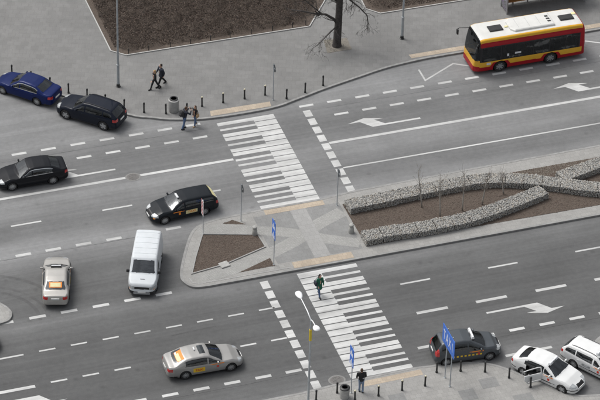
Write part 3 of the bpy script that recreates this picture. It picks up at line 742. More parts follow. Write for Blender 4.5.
def build_car(sp, name, label, cat, loc, head, paint, group=None):
    root = thing(name, label, cat, (loc[0], loc[1], 0), R(head), group)
    b = Body(sp); wbh = sp['wb']/2; W2 = sp['W']/2; g = lambda k, d=None: sp.get(k, d)
    cap = b.seg == 2; top = b.seg >= 3; flat = b.seg == 4; sd = b.seg == 1
    # glass
    wt0, wt1 = sp['ws']                         # windscreen top and base along the centre line
    b.put(flat & (b.xs > wt0) & (b.xs < wt1) & (b.cx > 0) & (b.h > .03), 'windscreen')
    if 'bl' in sp:
        r0, r1 = sp['bl']; b.put((flat if not g('bl_wide') else top) & (b.xs > r0) & (b.xs < r1) & (np.abs(b.cy) < g('bl_w', .72)) & (b.cz > g('bl_z', .5)), 'rear_window')
    tb, te = g('win_t', (.10, .90))
    for q, (x0, x1) in enumerate(sp['panes']):
        lo = x0+g('pane_rake', 0)*0; b.put(cap & (b.cx > lo) & (b.cx < x1) & (b.t > tb) & (b.t < te) & (b.h > .13), 'pane%d' % q)
    if g('win_trim'):
        xa, xb = sp['panes'][0][0]-.05, sp['panes'][-1][1]+.1
        b.put(cap & (b.cx > xa) & (b.cx < xb) & ((b.t <= tb) | (b.t >= te)) & (b.h > .12), 'window_trim')
    # lamps, grille, bumper trims
    for nm in ('headlight', 'taillight', 'grille', 'indicator', 'bumper', 'sill_trim'):
        for bxs in sp.get(nm, ()):
            x0, x1, y0, y1, z0, z1 = bxs
            b.put((b.cx > x0) & (b.cx < x1) & (np.abs(b.cy) > y0) & (np.abs(b.cy) < y1) & (b.cz > z0) & (b.cz < z1) & (b.seg > 0), nm)
    # doors, bonnet and boot lid are panels of their own
    dz = sp.get('door_z', .34)
    for q, (x0, x1) in enumerate(sp['doors']):
        b.put((sd | cap) & (b.cx > x0) & (b.cx < x1) & (b.cz > dz), 'door%d' % q)
    if 'bonnet' in sp:
        x0, x1 = sp['bonnet']; b.put(flat & (b.cx > x0) & (b.cx < x1) & (b.cx > 0), 'bonnet')
    if 'boot' in sp:
        x0, x1 = sp['boot']; b.put(top & (b.cx > x0) & (b.cx < x1) & (np.abs(b.cy) < W2*.82), 'boot_lid')
    body = b.mesh('body', b.lab == 'body', paint, root)
    for c_ in b.caps(): c_.build('bumper', g('cap_mat', paint), root)
    for nm, mt in (('windscreen', M['glass']), ('rear_window', M['glass']), ('grille', g('grille_mat', M['trim'])), ('bonnet', paint), ('boot_lid', paint)):
        b.mesh(nm, b.lab == nm, mt, root)
    for s_ in (1, -1):
        for f_ in (1, -1): b.mesh('bumper_trim', (b.lab == 'bumper') & (b.cx*s_ > 0) & (b.cy*f_ > 0), M['trim'], root)
        b.mesh('window_trim', (b.lab == 'window_trim') & (b.side == s_), g('trim_mat', M['trim']), root); b.mesh('sill_trim', (b.lab == 'sill_trim') & (b.side == s_), M['trim'], root)
    for nm, mt in (('headlight', M['headlight']), ('taillight', M['taillight']), ('indicator', M['indicator'])):
        for s_ in (1, -1): b.mesh(nm, (b.lab == nm) & (b.side == s_), mt, root)
    used = set()
    for s_ in (1, -1):
        for q, (x0, x1) in enumerate(sp['doors']):
            xf_ = None; op = g('open_door')
            if op and op[0] == q and op[1] == s_:
                hx, hy, an = op[2], op[3], R(op[4])
                def xf_(V, hx=hx, hy=hy, an=an):
                    d = V-np.array([hx, hy, 0]); c_, s2 = math.cos(an), math.sin(an)
                    return np.stack([hx+d[:, 0]*c_-d[:, 1]*s2, hy+d[:, 0]*s2+d[:, 1]*c_, V[:, 2]], 1)
            d = b.mesh('door', (b.lab == 'door%d' % q) & (b.side == s_), paint, root, xf_)
            if d is None: continue
            if xf_ is not None:
                so = d.modifiers.new('thick', 'SOLIDIFY'); so.thickness = .07; so.offset = -1 if s_ > 0 else -1
            for p, (px0, px1) in enumerate(sp['panes']):
                if px0 >= x0-.12 and px1 <= x1+.12:
                    b.mesh('window', (b.lab == 'pane%d' % p) & (b.side == s_), M['glass'], d, xf_); used.add((p, s_))
            if xf_ is None:
                hx_ = x0+.16; hz = sp.get('handle_z', .82); hd = MB()
                hd.rbox((hx_, s_*(float(b.side_y(np.array(hx_), np.array(hz)))+.012), hz), (.17, .03, .035), .012); hd.build('handle', g('handle_mat', paint), d)
        for p in range(len(sp['panes'])):
            if (p, s_) not in used: b.mesh('window', (b.lab == 'pane%d' % p) & (b.side == s_), M['glass'], root)
        # mirror
        xm = sp.get('mirror_x', sp['ws'][1]-.42); zm = float(b.belt(np.array(xm)))+sp.get('mirror_dz', .10); ym = s_*(float(b.plan(np.array(xm)))+.06)
        mm_ = MB(); mm_.rbox((xm, ym, zm), (.11, .20, sp.get('mirror_h', .13)), .035); mm_.box((xm, ym-s_*.10, zm-.06), (.06, .10, .03)); mm_.build('wing_mirror', g('mirror_mat', paint), root, True)
        for xa in (wbh, -wbh):
            wheel(root, xa, s_*(sp['track']), sp['wr'], sp.get('tw', .205), sp.get('rim', 'multi'), s_, sp.get('rim_mat', M['rim']))
            wl = MB(); wl.lathe([(sp['ra']*1.01, 0), (sp['ra']*1.01, .30), (.001, .30)], 28, (xa, s_*(W2-.035), sp['wr']), Matrix.Rotation(R(90)*s_, 4, 'X'))
            wl.v = [(v_[0], v_[1], max(v_[2], .16)) for v_ in wl.v]; wl.f = [f for f in wl.f if len(f) == 4 or all(abs(wl.v[i][1]) < W2-.2 for i in f)]
            wl.build('wheel_arch', M['well'], root)
    # cabin seen through the glass
    lo, hi = sp.get('cabin', (-wbh-.05, sp['ws'][1]-.35)); kb = MB(); zf = .33; zt_ = float(b.belt(np.array(0.)))-.10; hw = W2-.17; mid = (lo+hi)/2
    kb.box((mid, 0, zf), (hi-lo+.3, 2*hw, .04))
    if not g('open_door'):
        for s_ in (1, -1): kb.box((mid, s_*hw, (zf+zt_)/2), (hi-lo+.3, .04, zt_-zf-.04))
    kb.box((lo-.16, 0, (zf+zt_)/2+.02), (.04, 2*hw-.05, zt_-zf)); kb.build('cabin_lining', M['interior'], root)
    kb = MB(); kb.rbox((sp['ws'][1]-.30, 0, zt_+.0), (.42, 2*hw-.1, .16), .05); kb.build('dashboard', M['trim'], root)
    for xs_, ys_ in [(hi-.85, .37), (hi-.85, -.37)]+([(lo+.30, .36), (lo+.30, -.36)] if not sp.get('two_seats') else []):
        st = MB(); st.rbox((xs_, ys_, zt_-.34), (.52, .52, .20), .07); st.rbox((xs_-.27, ys_, zt_-.02), (.15, .50, .56), .06); st.rbox((xs_-.30, ys_, zt_+.30), (.10, .26, .15), .04); st.build('seat', M['seat_cloth'], root, True)
    # number plates, wipers, aerial
    pz = sp.get('plate_z', (.52, .72)); pr = MB(); pr.box((b.xr+sp.get('plate_in', (.0, .0))[0], 0, pz[1]), (.03, .50, .11)); pr.build('number_plate', M['plate'], root)
    pf = MB(); pf.box((b.xf-.002, 0, pz[0]), (.03, .50, .11)); pf.build('number_plate', M['plate'], root)
    for yy in (.35, -.25):
        wp = MB(); xa, xb = sp['ws'][1]-.01, sp['ws'][1]-.16
        pts = []
        for (x, y) in ((xa, yy), (xb, yy-.45)):
            xx = x-float(b.shift(np.array(x), np.array(y))); pts.append((xx, y, float(b.T(np.array(xx), np.array(y)))+.014))
        wp.tube(pts, .008, 5); wp.build('wiper', M['trim'], root)
    if sp.get('aerial'):
        a_ = MB(); xa = sp['aerial']; za = float(b.T(np.array(xa), np.array(0.))); a_.tube([(xa, 0, za-.01), (xa-.12, 0, za+.22)], [.012, .004], 6); a_.build('aerial', M['trim'], root)
    return root, b

def sedan(wb=2.7, fo=.90, ro=1.10, W=1.78, H=1.44, ht=1.02, hc=.96, hf=.74, bb=.90, wr=.315, xc=None, cabin=.80, back=.12, xt_=-.50, trunk_soft=0, **kw):
    xr, xf = -(wb/2+ro), wb/2+fo; xc = wb/2-.40 if xc is None else xc; xw = xc-cabin; xt = -wb/2+xt_; xb = -wb/2+back
    W2 = W/2
    sp = dict(wb=wb, W=W, wr=wr, ra=wr*1.13, track=W2-.115, xc=xc, xt=xt,
        prof=[(xr, .46), (xr+.012, .60), (xr+.035, ht-.16), (xr+.09, ht-.035), (xr+.22, ht), (xt, ht+.035), (xt+.02, ht+.04), (xb, H-.075), (xb+.38, H-.02), (xw-.38, H), (xw, H-.055), (xc, hc), (xc+.03, hc-.01), (xc+.55, hc-.065), (xf-.36, hf), (xf-.12, hf-.09), (xf-.03, hf-.22), (xf, .44)],
        belt=[(xr, .45), (xr+.05, ht-.20), (xr+.2, ht-.10), (xt, bb+.03), (0, bb), (xc, bb-.03), (xf-.5, hf-.05), (xf-.15, hf-.16), (xf, .42)],
        plan=[(xr, W2*.60), (xr+.03, W2*.76), (xr+.12, W2*.86), (xr+.4, W2*.94), (-.8, W2*.995), (0, W2), (.9, W2*.995), (xf-.55, W2*.95), (xf-.25, W2*.86), (xf-.07, W2*.68), (xf, W2*.46)],
        bot=[(xr, .38), (xr+.15, .27), (-wb/2-.4, .20), (wb/2+.4, .19), (xf-.1, .20), (xf, .28)],
        ws=(xw+.07, xc-.03), bl=(xt+.06, xb-.05), bl_w=.62,
        panes=[(-wb/2+.02, -.06), (.03, xc-.30)], doors=[(-wb/2+.18, -.015), (-.015, xc-.08)],
        bonnet=(xc+.02, xf-.30), boot=(xr+.10, xt-.02),
        headlight=[(xf-.42, xf-.04, .36, W2, hf-.17, hf-.02)], taillight=[(xr, xr+.30, .42, W2, ht-.30, ht-.12)], grille=[(xf-.22, xf+.01, 0, .33, .50, hf-.06)],
        bumper=[(xf-.6, xf+.01, 0, W2, .0, .30), (xr-.01, xr+.6, 0, W2, .0, .33)], sill_trim=[(-wb/2+.38, wb/2-.38, .5, 1.2, 0, .27)],
        plate_z=(.46, .66), aerial=None)
    sp.update(kw); return sp

def wagon(wb=2.7, fo=.90, ro=1.05, W=1.80, H=1.48, hc=.98, hf=.76, bb=.92, wr=.32, xc=None, cabin=.80, rake=.30, tail=.98, slope=.05, **kw):
    xr, xf = -(wb/2+ro), wb/2+fo; xc = wb/2-.40 if xc is None else xc; xw = xc-cabin; W2 = W/2
    sp = dict(wb=wb, W=W, wr=wr, ra=wr*1.13, track=W2-.115, xc=xc, xt=xr+.05,
        prof=[(xr, .46), (xr+.012, .62), (xr+.04, tail-.08), (xr+.07, tail), (xr+.07+rake, H-.12), (xr+.20+rake, H-.07), (xr+.9+rake, H-.02), (xw-.45, H), (xw, H-.055), (xc, hc), (xc+.03, hc-.01), (xc+.5, hc-.06), (xf-.36, hf), (xf-.12, hf-.09), (xf-.03, hf-.22), (xf, .44)],
        belt=[(xr, .46), (xr+.05, tail-.12), (xr+.2, bb+.03+slope), (0, bb), (xc, bb-.03), (xf-.5, hf-.05), (xf-.15, hf-.16), (xf, .42)],
        plan=[(xr, W2*.66), (xr+.03, W2*.80), (xr+.12, W2*.88), (xr+.4, W2*.95), (-.8, W2*.995), (0, W2), (.9, W2*.995), (xf-.55, W2*.95), (xf-.25, W2*.86), (xf-.07, W2*.68), (xf, W2*.46)],
        bot=[(xr, .40), (xr+.15, .28), (-wb/2-.4, .22), (wb/2+.4, .20), (xf-.1, .21), (xf, .28)],
        ws=(xw+.07, xc-.03), bl=(xr+.085, xr+.05+rake), bl_w=.60, bl_z=tail, rear_dense=.20+rake+.1, kr=.05,
        panes=[(xr+.42, -wb/2+.02), (-wb/2+.10, -.08), (.02, xc-.30)], doors=[(-wb/2+.16, -.03), (-.03, xc-.08)],
        bonnet=(xc+.02, xf-.30),
        headlight=[(xf-.42, xf-.04, .36, W2, hf-.17, hf-.02)], taillight=[(xr, xr+.26, .45, W2, tail-.26, tail-.04)], grille=[(xf-.22, xf+.01, 0, .33, .50, hf-.06)],
        bumper=[(xf-.6, xf+.01, 0, W2, .0, .30), (xr-.01, xr+.6, 0, W2, .0, .34)], sill_trim=[(-wb/2+.38, wb/2-.38, .5, 1.2, 0, .28)],
        plate_z=(.46, .74), aerial=None)
    sp.update(kw); return sp

def roof_sign(root, b, x, m, ln=.62, h=.17, mat_=None, txt_m=None):
    z = float(b.T(np.array(x), np.array(0.)))
    k = MB()
    for yy in (-.2, .2): k.box((x, yy, z+.012), (.10, .06, .04))
    s_ = k.build('sign_base', M['trim'], root)
    a = MB(); rings = []
    for zz, d in ((z+.03, .085), (z+.03+h*.75, .07), (z+.03+h, .05)):
        rings.append([(x+d, -ln/2+(.085-d), zz), (x+d, ln/2-(.085-d), zz), (x-d, ln/2-(.085-d), zz), (x-d, -ln/2+(.085-d), zz)])
    a.loft([r_[::-1] for r_ in rings]); o = a.build('taxi_sign', mat_ or M['sign_white'], root)
    for sg, rz in ((1, 90), (-1, -90)):
        lettering('TAXI', .15, txt_m or M['trim'], o, (x+sg*.082, 0, z+.03+h*.42), (R(83), 0, R(rz)))
    return o

def sticker(root, b, side, x0, x1, z0, z1, m, txt=None, tm=None, ts=.14):
    o = conform(b, side, x0, x1, z0, z1).build('door_sticker', m, root)
    if txt:
        xm, zm = (x0+x1)/2, (z0+z1)/2; y = side*(float(b.side_y(np.array(xm), np.array(zm)))+.012)
        lettering(txt, ts, tm, o, (xm, y, zm), (R(90), 0, R(180 if side > 0 else 0)))
    return o

# 1 blue sedan parked at the plaza kerb
r_, b_ = build_car(sedan(wb=2.72, fo=.88, ro=1.14, W=1.80, H=1.46, ht=1.04, bb=.92, win_trim=True, trim_mat=M['chrome'], win_t=(.10, .88), rim='multi', taillight=[(-2.52, -2.2, .5, .9, .74, .92)]),
    'parked_car', 'metallic blue sedan parked along the plaza kerb', 'car', (-14.16, 16.72), 134.4, M['p_blue'])
# 2 black tall estate parked behind it
r_, b_ = build_car(wagon(wb=2.86, fo=.90, ro=1.0, W=1.88, H=1.62, hc=1.06, hf=.88, bb=1.0, wr=.36, rake=.42, tail=1.08, rim='five', door_z=.42, handle_z=.9, taillight=[(-2.6, -2.12, .5, .95, .84, 1.02)], plate_z=(.5, .8)),
    'parked_car', 'black estate car with roof rails parked behind the blue sedan', 'car', (-10.70, 12.73), 136.8, M['p_navy'])
def rails(root, b, x0, x1, y, m, hh=.05):
    for s_ in (1, -1):
        k = MB(); pts = [(x, s_*y, float(b.T(np.array(x), np.array(y)))+(hh if 0 < i < 8 else .0)) for i, x in enumerate(np.linspace(x0, x1, 9))]; k.tube(pts, .016, 6); k.build('roof_rail', m, root, True)
rails(r_, b_, -1.75, .25, .56, M['trim'])
# 3 black sedan driving left
r_, b_ = build_car(sedan(wb=2.72, fo=.93, ro=1.10, W=1.82, H=1.46, ht=1.06, bb=.93, win_trim=True, trim_mat=M['chrome'], win_t=(.09, .90), rim='multi', wr=.325, back=.05, xt_=-.62),
    'car', 'black sedan with bright window trim driving beside the long white line', 'car', (-16.33, 7.02), 179.2, M['p_black'])
# 4 black estate taxi
r_, b_ = build_car(wagon(wb=2.74, fo=.86, ro=1.06, W=1.78, H=1.47, bb=.91, rake=.34, rim='multi', wr=.315, indicator=[(2.0, 2.3, .62, .9, .5, .7)]),
    'taxi', 'black estate taxi with orange door stickers passing the tip of the median', 'taxi', (-7.87, .87), -175.2, M['p_dark'])
sticker(r_, b_, 1, -.85, -.05, .50, .76, M['cream'], 'TAXI', M['orange'], .24)
sticker(r_, b_, 1, .05, .80, .76, .82, M['orange']); sticker(r_, b_, 1, .30, .44, .55, .74, M['orange'])
conform_top(b_, -2.30, -2.02, -.56, .56).build('rear_banner', M['cream'], r_)
k = MB(); zt = float(b_.T(np.array(.25), np.array(0.))); k.rbox((.25, 0, zt+.06), (.14, .50, .12), .03); k.build('taxi_sign', M['sign_white'], r_, True)
# 5 white van
van = dict(wb=2.92, W=1.84, wr=.325, ra=.37, track=.80, xc=1.46, xt=-2.2, tum=.10, kf=.10, kr=.02, crown=.04, rad=.12, soft=.03,
    prof=[(-2.42, .46), (-2.40, .9), (-2.38, 1.1), (-2.30, 1.80), (-2.18, 1.90), (-1.6, 1.94), (.50, 1.95), (.72, 1.90), (1.46, 1.22), (1.50, 1.20), (2.18, 1.00), (2.30, .86), (2.35, .60), (2.37, .44)],
    belt=[(-2.42, .46), (-2.38, .98), (-2.2, 1.05), (0, 1.05), (1.3, 1.02), (1.7, .98), (2.15, .84), (2.37, .42)],
    plan=[(-2.42, .80), (-2.38, .85), (-2.2, .90), (0, .92), (1.3, .92), (1.8, .89), (2.15, .80), (2.30, .68), (2.37, .50)],
    bot=[(-2.42, .40), (-2.2, .30), (2.1, .24), (2.37, .30)], sec=[.95, .975, .99, 1, 1, .995, .985],
    ws=(.82, 1.42), bl=(-2.375, -2.32), bl_w=.70, bl_z=1.15, rear_dense=.4, win_t=(.10, .82), panes=[(.42, 1.30)], doors=[(.36, 1.45), (-.95, .34)], door_z=.36,
    headlight=[(2.0, 2.38, .46, .9, .66, .84)], indicator=[(2.0, 2.38, .72, .95, .6, .84)], taillight=[(-2.43, -2.36, .72, .95, .55, .95)], grille=[(2.2, 2.38, 0, .46, .66, .80)], bumper=[(1.9, 2.4, 0, 1, 0, .52), (-2.43, -2.25, 0, 1, 0, .5)],
    cap_mat=M['grey_metal'], bonnet=(1.52, 2.2), plate_z=(.46, .74), mirror_x=1.18, mirror_dz=.16, mirror_h=.22, mirror_mat=M['trim'], rim='cap', handle_z=.95, handle_mat=M['trim'], cabin=(.35, 1.22), two_seats=True)
r_, b_ = build_car(van, 'van', 'white panel van turning past the tip of the median', 'van', (-11.79, -4.76), -111.7, M['p_vanwhite'])
for x in (-1.9, -1.35, -.8, -.25, .3):                       # pressed ribs across the roof
    k = MB(); pts = [(x, y, float(b_.T(np.array(x), np.array(y)))+.002) for y in np.linspace(-.7, .7, 9)]; k.tube(pts, .014, 6); k.build('roof_rib', M['p_vanwhite'], r_, True)
k = MB(); k.box((1.85, .0, 1.105), (.04, .28, .02)); k.build('bonnet_badge', M['trim'], r_)
# 6 pale silver sedan taxi seen from behind
r_, b_ = build_car(sedan(wb=2.70, fo=.84, ro=1.06, W=1.74, H=1.42, ht=1.0, bb=.90, rim='cap', win_t=(.08, .88), taillight=[(-2.45, -2.2, .46, .9, .72, .90)], plate_z=(.46, .80), cap_mat=M['p_beige']),
    'taxi', 'pale silver sedan taxi with orange banner in rear window waiting behind dashes', 'taxi', (-17.42, -4.22), 73.8, M['p_beige'])
o = conform_top(b_, -1.66, -1.32, -.40, .40).build('rear_banner', M['orange'], r_); conform_top(b_, -1.62, -1.37, -.32, .32, .012).build('banner_panel', M['cream'], o)
for s_ in (1, -1): sticker(r_, b_, s_, -.8, -.05, .62, .80, M['yellow']); sticker(r_, b_, s_, .05, .7, .76, .82, M['orange'])
k = MB(); zt = float(b_.T(np.array(.12), np.array(0.))); k.box((.12, 0, zt+.05), (.16, .66, .10)); k.build('taxi_sign', M['trim'], r_); k = MB(); k.rbox((.12, 0, zt+.12), (.10, .6, .05), .02); k.build('taxi_sign', M['sign_white'], r_)
# 7 silver sedan taxi in the near lane
r_, b_ = build_car(sedan(wb=2.85, fo=.86, ro=1.10, W=1.82, H=1.45, ht=1.02, bb=.91, hc=.97, rim='multi', wr=.32, cabin=.92, back=.02, xt_=-.66, win_t=(.08, .90), win_trim=True, trim_mat=M['trim'],
    headlight=[(1.9, 2.27, .46, .9, .56, .74)], taillight=[(-2.55, -2.22, .52, .92, .70, .88)]),
    'taxi', 'silver sedan taxi with sunroof and yellow door sticker in the near carriageway', 'taxi', (-10.81, -14.45), -.8, M['p_silver'])
conform_top(b_, -.46, -.08, -.40, .40, .008).build('sunroof', M['glass'], r_)
o = conform_top(b_, -1.86, -1.44, -.50, .42, .008).build('rear_banner', M['orange'], r_); conform_top(b_, -1.84, -1.62, -.48, .2, .014).build('banner_panel', M['cream'], o); conform_top(b_, -1.84, -1.74, .16, .40, .015).build('banner_corner', M['sign_white'], o)
sticker(r_, b_, -1, -.95, -.22, .46, .76, M['yellow'], 'TAXI', M['red_sticker'], .22)
sticker(r_, b_, -1, .10, .98, .80, .86, M['orange']); sticker(r_, b_, -1, .50, .66, .58, .72, M['red_sticker'])
k = MB(); zt = float(b_.T(np.array(-.66), np.array(0.))); k.rbox((-.66, .1, zt+.05), (.08, .30, .10), .025); k.build('taxi_sign', M['sign_white'], r_, True)
# 8 dark grey people carrier taxi at the rank
r_, b_ = build_car(wagon(wb=2.72, fo=.86, ro=.72, W=1.82, H=1.66, hc=1.08, hf=.86, bb=.98, wr=.325, rake=.36, tail=1.06, xc=1.22, cabin=1.05, rim='multi', win_t=(.09, .88), slope=.0, handle_z=.9, taillight=[(-2.1, -1.82, .48, .95, .78, 1.22)], plate_z=(.5, .84)),
    'taxi', 'dark grey people carrier taxi behind the big blue sign', 'taxi', (4.74, -17.84), -4.4, M['p_grey'])
roof_sign(r_, b_, .35, None, .95, .17)
k = MB(); zt = float(b_.T(np.array(.35), np.array(0.))); k.box((.35, 0, zt+.006), (.22, 1.0, .03)); k.build('sign_rack', M['trim'], r_)
for q in range(8): sticker(r_, b_, -1, -1.0+.245*q, -1.0+.245*q+.13, .62, .74, M['yellow'])
sticker(r_, b_, -1, .05, .95, .86, .93, M['orange']); sticker(r_, b_, -1, .55, .70, .64, .80, M['red_sticker'])
# 9 white sedan taxi with its rear door open
r_, b_ = build_car(sedan(wb=2.74, fo=.88, ro=1.02, W=1.78, H=1.43, ht=1.02, bb=.91, rim='five', wr=.315, cabin=.86, back=.06, xt_=-.62, win_t=(.08, .89), open_door=(0, -1, -.02, -.875, 58), bumper=[(1.6, 2.3, 0, .95, .40, .46), (-2.45, -1.9, 0, .95, .42, .48)],
    headlight=[(1.85, 2.25, .40, .9, .58, .74)], taillight=[(-2.42, -2.15, .5, .9, .72, .9)], sill_trim=[(-.95, .95, .5, 1.2, .42, .48)]),
    'taxi', 'white sedan taxi in the bay with its rear door standing open', 'taxi', (8.95, -21.34), -53.3, M['p_white'])
roof_sign(r_, b_, .18, None, .92, .15)
sticker(r_, b_, -1, .05, .72, .80, .86, M['orange']); sticker(r_, b_, -1, .36, .50, .56, .72, M['red_sticker'])
# 10 white estate taxi
r_, b_ = build_car(wagon(wb=2.72, fo=.88, ro=1.12, W=1.78, H=1.48, bb=.92, rake=.40, rim='multi', wr=.315, win_t=(.08, .88), bumper=[(1.6, 2.3, 0, .95, .40, .46), (-2.6, -1.9, 0, .95, .42, .48)], taillight=[(-2.5, -2.2, .52, .95, .80, .98)], sill_trim=[(-.95, .95, .5, 1.2, .42, .48)]),
    'taxi', 'white estate taxi with dark roof rails beside the open-door taxi', 'taxi', (12.14, -21.57), -56.5, M['p_white'])
rails(r_, b_, -1.75, .2, .52, M['trim'], .04); roof_sign(r_, b_, .0, None, .86, .14, M['sign_white'])
sticker(r_, b_, -1, -.75, -.15, .58, .72, M['grey_metal'], 'TAXI', M['sign_white'], .12); sticker(r_, b_, -1, .05, .8, .80, .86, M['orange']); sticker(r_, b_, -1, .36, .50, .56, .72, M['red_sticker'])

# 12 a car whose nose only just enters the scene
build_car(sedan(wb=2.70, fo=.88, ro=1.08, W=1.78, H=1.44, rim='multi'), 'car', 'dark car approaching beside the left island, only its nose near the dashes', 'car', (-24.5, -8.7), 0, M['p_black'])
# 11 the bus
bus = dict(wb=3.75, W=2.42, wr=.43, ra=.53, track=1.06, xc=3.2, xt=-3.9, tum=.035, kf=.03, kr=.0, crown=.04, rad=.16, soft=.03,
    prof=[(-4.43, .40), (-4.42, .9), (-4.38, 2.2), (-4.32, 2.62), (-4.22, 2.78), (-4.0, 2.84), (-3, 2.86), (3.1, 2.86), (3.35, 2.82), (3.50, 2.66), (3.66, 1.9), (3.76, 1.05), (3.80, .7), (3.80, .36)],
    belt=[(-4.43, .39), (-4.42, .88), (-4.35, 1.02), (3.6, 1.02), (3.74, .95), (3.79, .6), (3.8, .35)],
    plan=[(-4.43, 1.06), (-4.40, 1.12), (-4.3, 1.18), (-4.0, 1.21), (3.1, 1.21), (3.45, 1.16), (3.65, 1.08), (3.76, .98), (3.80, .88)],
    bot=[(-4.43, .36), (3.8, .28)], sec=[.975, .985, .995, 1, 1, 1, .995])
bx_c = 19.745
root = thing('bus', 'red and yellow city bus with white roof at the bus stop', 'bus', (bx_c, 11.40, 0), R(180))
b = Body(bus); sd = b.seg <= 1; cap = b.seg == 2
a_ = np.abs(b.cx)
hump = np.where(np.abs(a_-1.875) < .75, .34*np.clip((.75-np.abs(a_-1.875))/.25, 0, 1), 0)
zr = .62+np.minimum(hump, .30)
fr = (b.cx > 3.40) & (b.seg > 0)
b.put(fr & (b.cz < .70), 'red_skirt'); b.put(fr & (b.cz < 1.16), 'yellow_band'); b.put(fr & (b.cz < 2.83), 'windscreen')
b.put(b.cx < -4.16, 'red_rear')
b.put((b.cz < zr) & (b.seg <= 2), 'red_skirt'); b.put((b.cz < 1.03) & (b.seg <= 2), 'yellow_band')
edges = [-3.95, -2.95, -1.75, -.55, .65, 1.85, 3.28]
win = (b.cz > 1.06) & (b.cz < 2.16) & (b.seg == 2)
for q in range(6): b.put(win & (b.cx > edges[q]+.03) & (b.cx < edges[q+1]-.03), 'pane%d' % q)
b.put((b.cz < 2.20) & (b.seg == 2) & (b.cx > -4.02), 'window_surround')
b.put((b.cz < 2.54) & (b.seg == 2), 'red_band')
b.put((np.abs(b.cy) > .97) & (b.seg >= 2), 'yellow_roof_edge')
for nm, mt in (('body', 'b_white'), ('red_skirt', 'b_red'), ('yellow_band', 'b_yellow'), ('window_surround', 'trim'), ('red_band', 'b_red'), ('yellow_roof_edge', 'b_yellow'), ('red_rear', 'b_red'), ('windscreen', 'glass_bus')):
    b.mesh({'body': 'roof', 'red_rear': 'rear_panel'}.get(nm, nm), b.lab == nm, M[mt], root)
for q in range(6):
    for s_ in (1, -1): b.mesh('window', (b.lab == 'pane%d' % q) & (b.side == s_), M['glass_bus'], root)
for c_ in b.caps(): c_.build('bumper', M['b_red'], root)
for s_ in (1, -1):
    for xa in (1.875, -1.875):
        wheel(root, xa, s_*1.04, .43, .28, 'cap', s_, M['grey_metal'])
        wl = MB(); wl.lathe([(.535, 0), (.535, .5), (.001, .5)], 28, (xa, s_*1.18, .43), Matrix.Rotation(R(90)*s_, 4, 'X'))
        wl.v = [(v_[0], v_[1], max(v_[2], .22)) for v_ in wl.v]; wl.f = [f for f in wl.f if len(f) == 4]; wl.build('wheel_arch', M['well'], root)
    k = MB(); k.rbox((3.70, s_*.78, .78), (.14, .30, .14), .03); k.build('headlight', M['headlight'], root, True)
    k = MB(); k.rbox((-4.42, s_*.95, 1.15), (.05, .16, .5), .02); k.build('taillight', M['taillight'], root)
for x0, x1, y0, y1 in ((1.47, 2.43, -.33, .32), (-3.77, -2.78, -.36, .22)):
    k = MB(); k.rbox(((x0+x1)/2, -(y0+y1)/2, 2.89), (x1-x0+.04, y1-y0+.04, .10), .03); h_ = k.build('roof_hatch', M['trim'], root)
    k = MB(); k.rbox(((x0+x1)/2, -(y0+y1)/2, 2.935), (x1-x0-.12, y1-y0-.12, .03), .01); k.build('hatch_lid', M['black_metal'], h_)
k = MB(); rings = []
for zz, ins in ((2.84, 0), (2.95, .02), (3.0, .08), (3.01, .2)):
    x0, x1, yy = -2.22+ins, 1.02-ins, .78-ins; rings.append([(x0, -yy, zz), (x1-.25, -yy, zz), (x1, -yy+.3, zz), (x1, yy-.3, zz), (x1-.25, yy, zz), (x0, yy, zz)])
k.loft(rings); ac = k.build('roof_unit', M['b_white'], root)
for yy in (-.28, .02, .32):
    k = MB(); k.rbox((-1.92, yy, 3.005), (.26, .20, .04), .02); k.build('fan_grille', M['black_metal'], ac)
for xx in (-1.2, -.4, .4):
    k = MB(); k.box((xx, 0, 3.008), (.015, 1.1, .01)); k.build('panel_joint', M['grey_metal'], ac)
k = MB(); k.rbox((1.15, .0, 2.89), (.26, .18, .05), .02); k.build('vent', M['cream'], root); k = MB(); k.rbox((-3.98, -.3, 2.86), (.3, .25, .04), .02); k.build('vent', M['cream'], root)
for s_, fx in ((1, 3.75), (-1, 4.2)):
    k = MB(); k.tube([(3.4, s_*1.0, 2.55), (fx-.1, s_*1.2, 2.55), (fx, s_*1.28, 2.42)], .025, 6); k.rbox((fx, s_*1.28, 2.2), (.12, .22, .42), .04); k.build('wing_mirror', M['black_metal'], root, True)
k = MB(); k.box((-.3, 0, .60), (7.6, 2.2, .06)); k.build('cabin_floor', M['interior'], root)
for xs_ in (-3.5, -2.7, -1.9, -1.1, -.2, .7, 1.6):
    for ys_ in (.75, -.75):
        st = MB(); st.rbox((xs_, ys_, 1.02), (.42, .80, .12), .04); st.rbox((xs_-.22, ys_, 1.32), (.10, .80, .62), .04); st.build('seat', M['seat_cloth'], root, True)
for xs_ in (-2.4, -.6, 1.2):
    for ys_ in (.35, -.35):
        st = MB(); st.tube([(xs_, ys_, .6), (xs_, ys_, 2.7)], .02, 6); st.build('grab_pole', M['yellow_band'], root)
st = MB(); st.rbox((2.75, .6, 1.15), (.5, .5, .14), .05); st.rbox((2.5, .6, 1.5), (.12, .5, .7), .05); st.build('seat', M['seat_cloth'], root, True)
st = MB(); st.rbox((3.3, 0, 1.02), (.4, 1.9, .22), .05); st.build('dashboard', M['trim'], root)
k = MB(); k.box((.62, 1.215, 1.42), (.45, .012, .14)); k.build('window_sticker', M['sign_white'], root)
k = MB(); k.box((1.35, 1.215, 1.35), (.14, .012, .2)); k.build('window_sticker', M['sign_white'], root)
k = MB(); k.box((2.75, 1.222, .86), (.30, .012, .16)); k.build('side_sticker', M['sign_white'], root)
for sgn in (1,):
    k = MB(); k.rbox((3.30, 0, 2.6), (.16, 1.3, .1), .02)
k.build('destination_display', M['black_metal'], root)
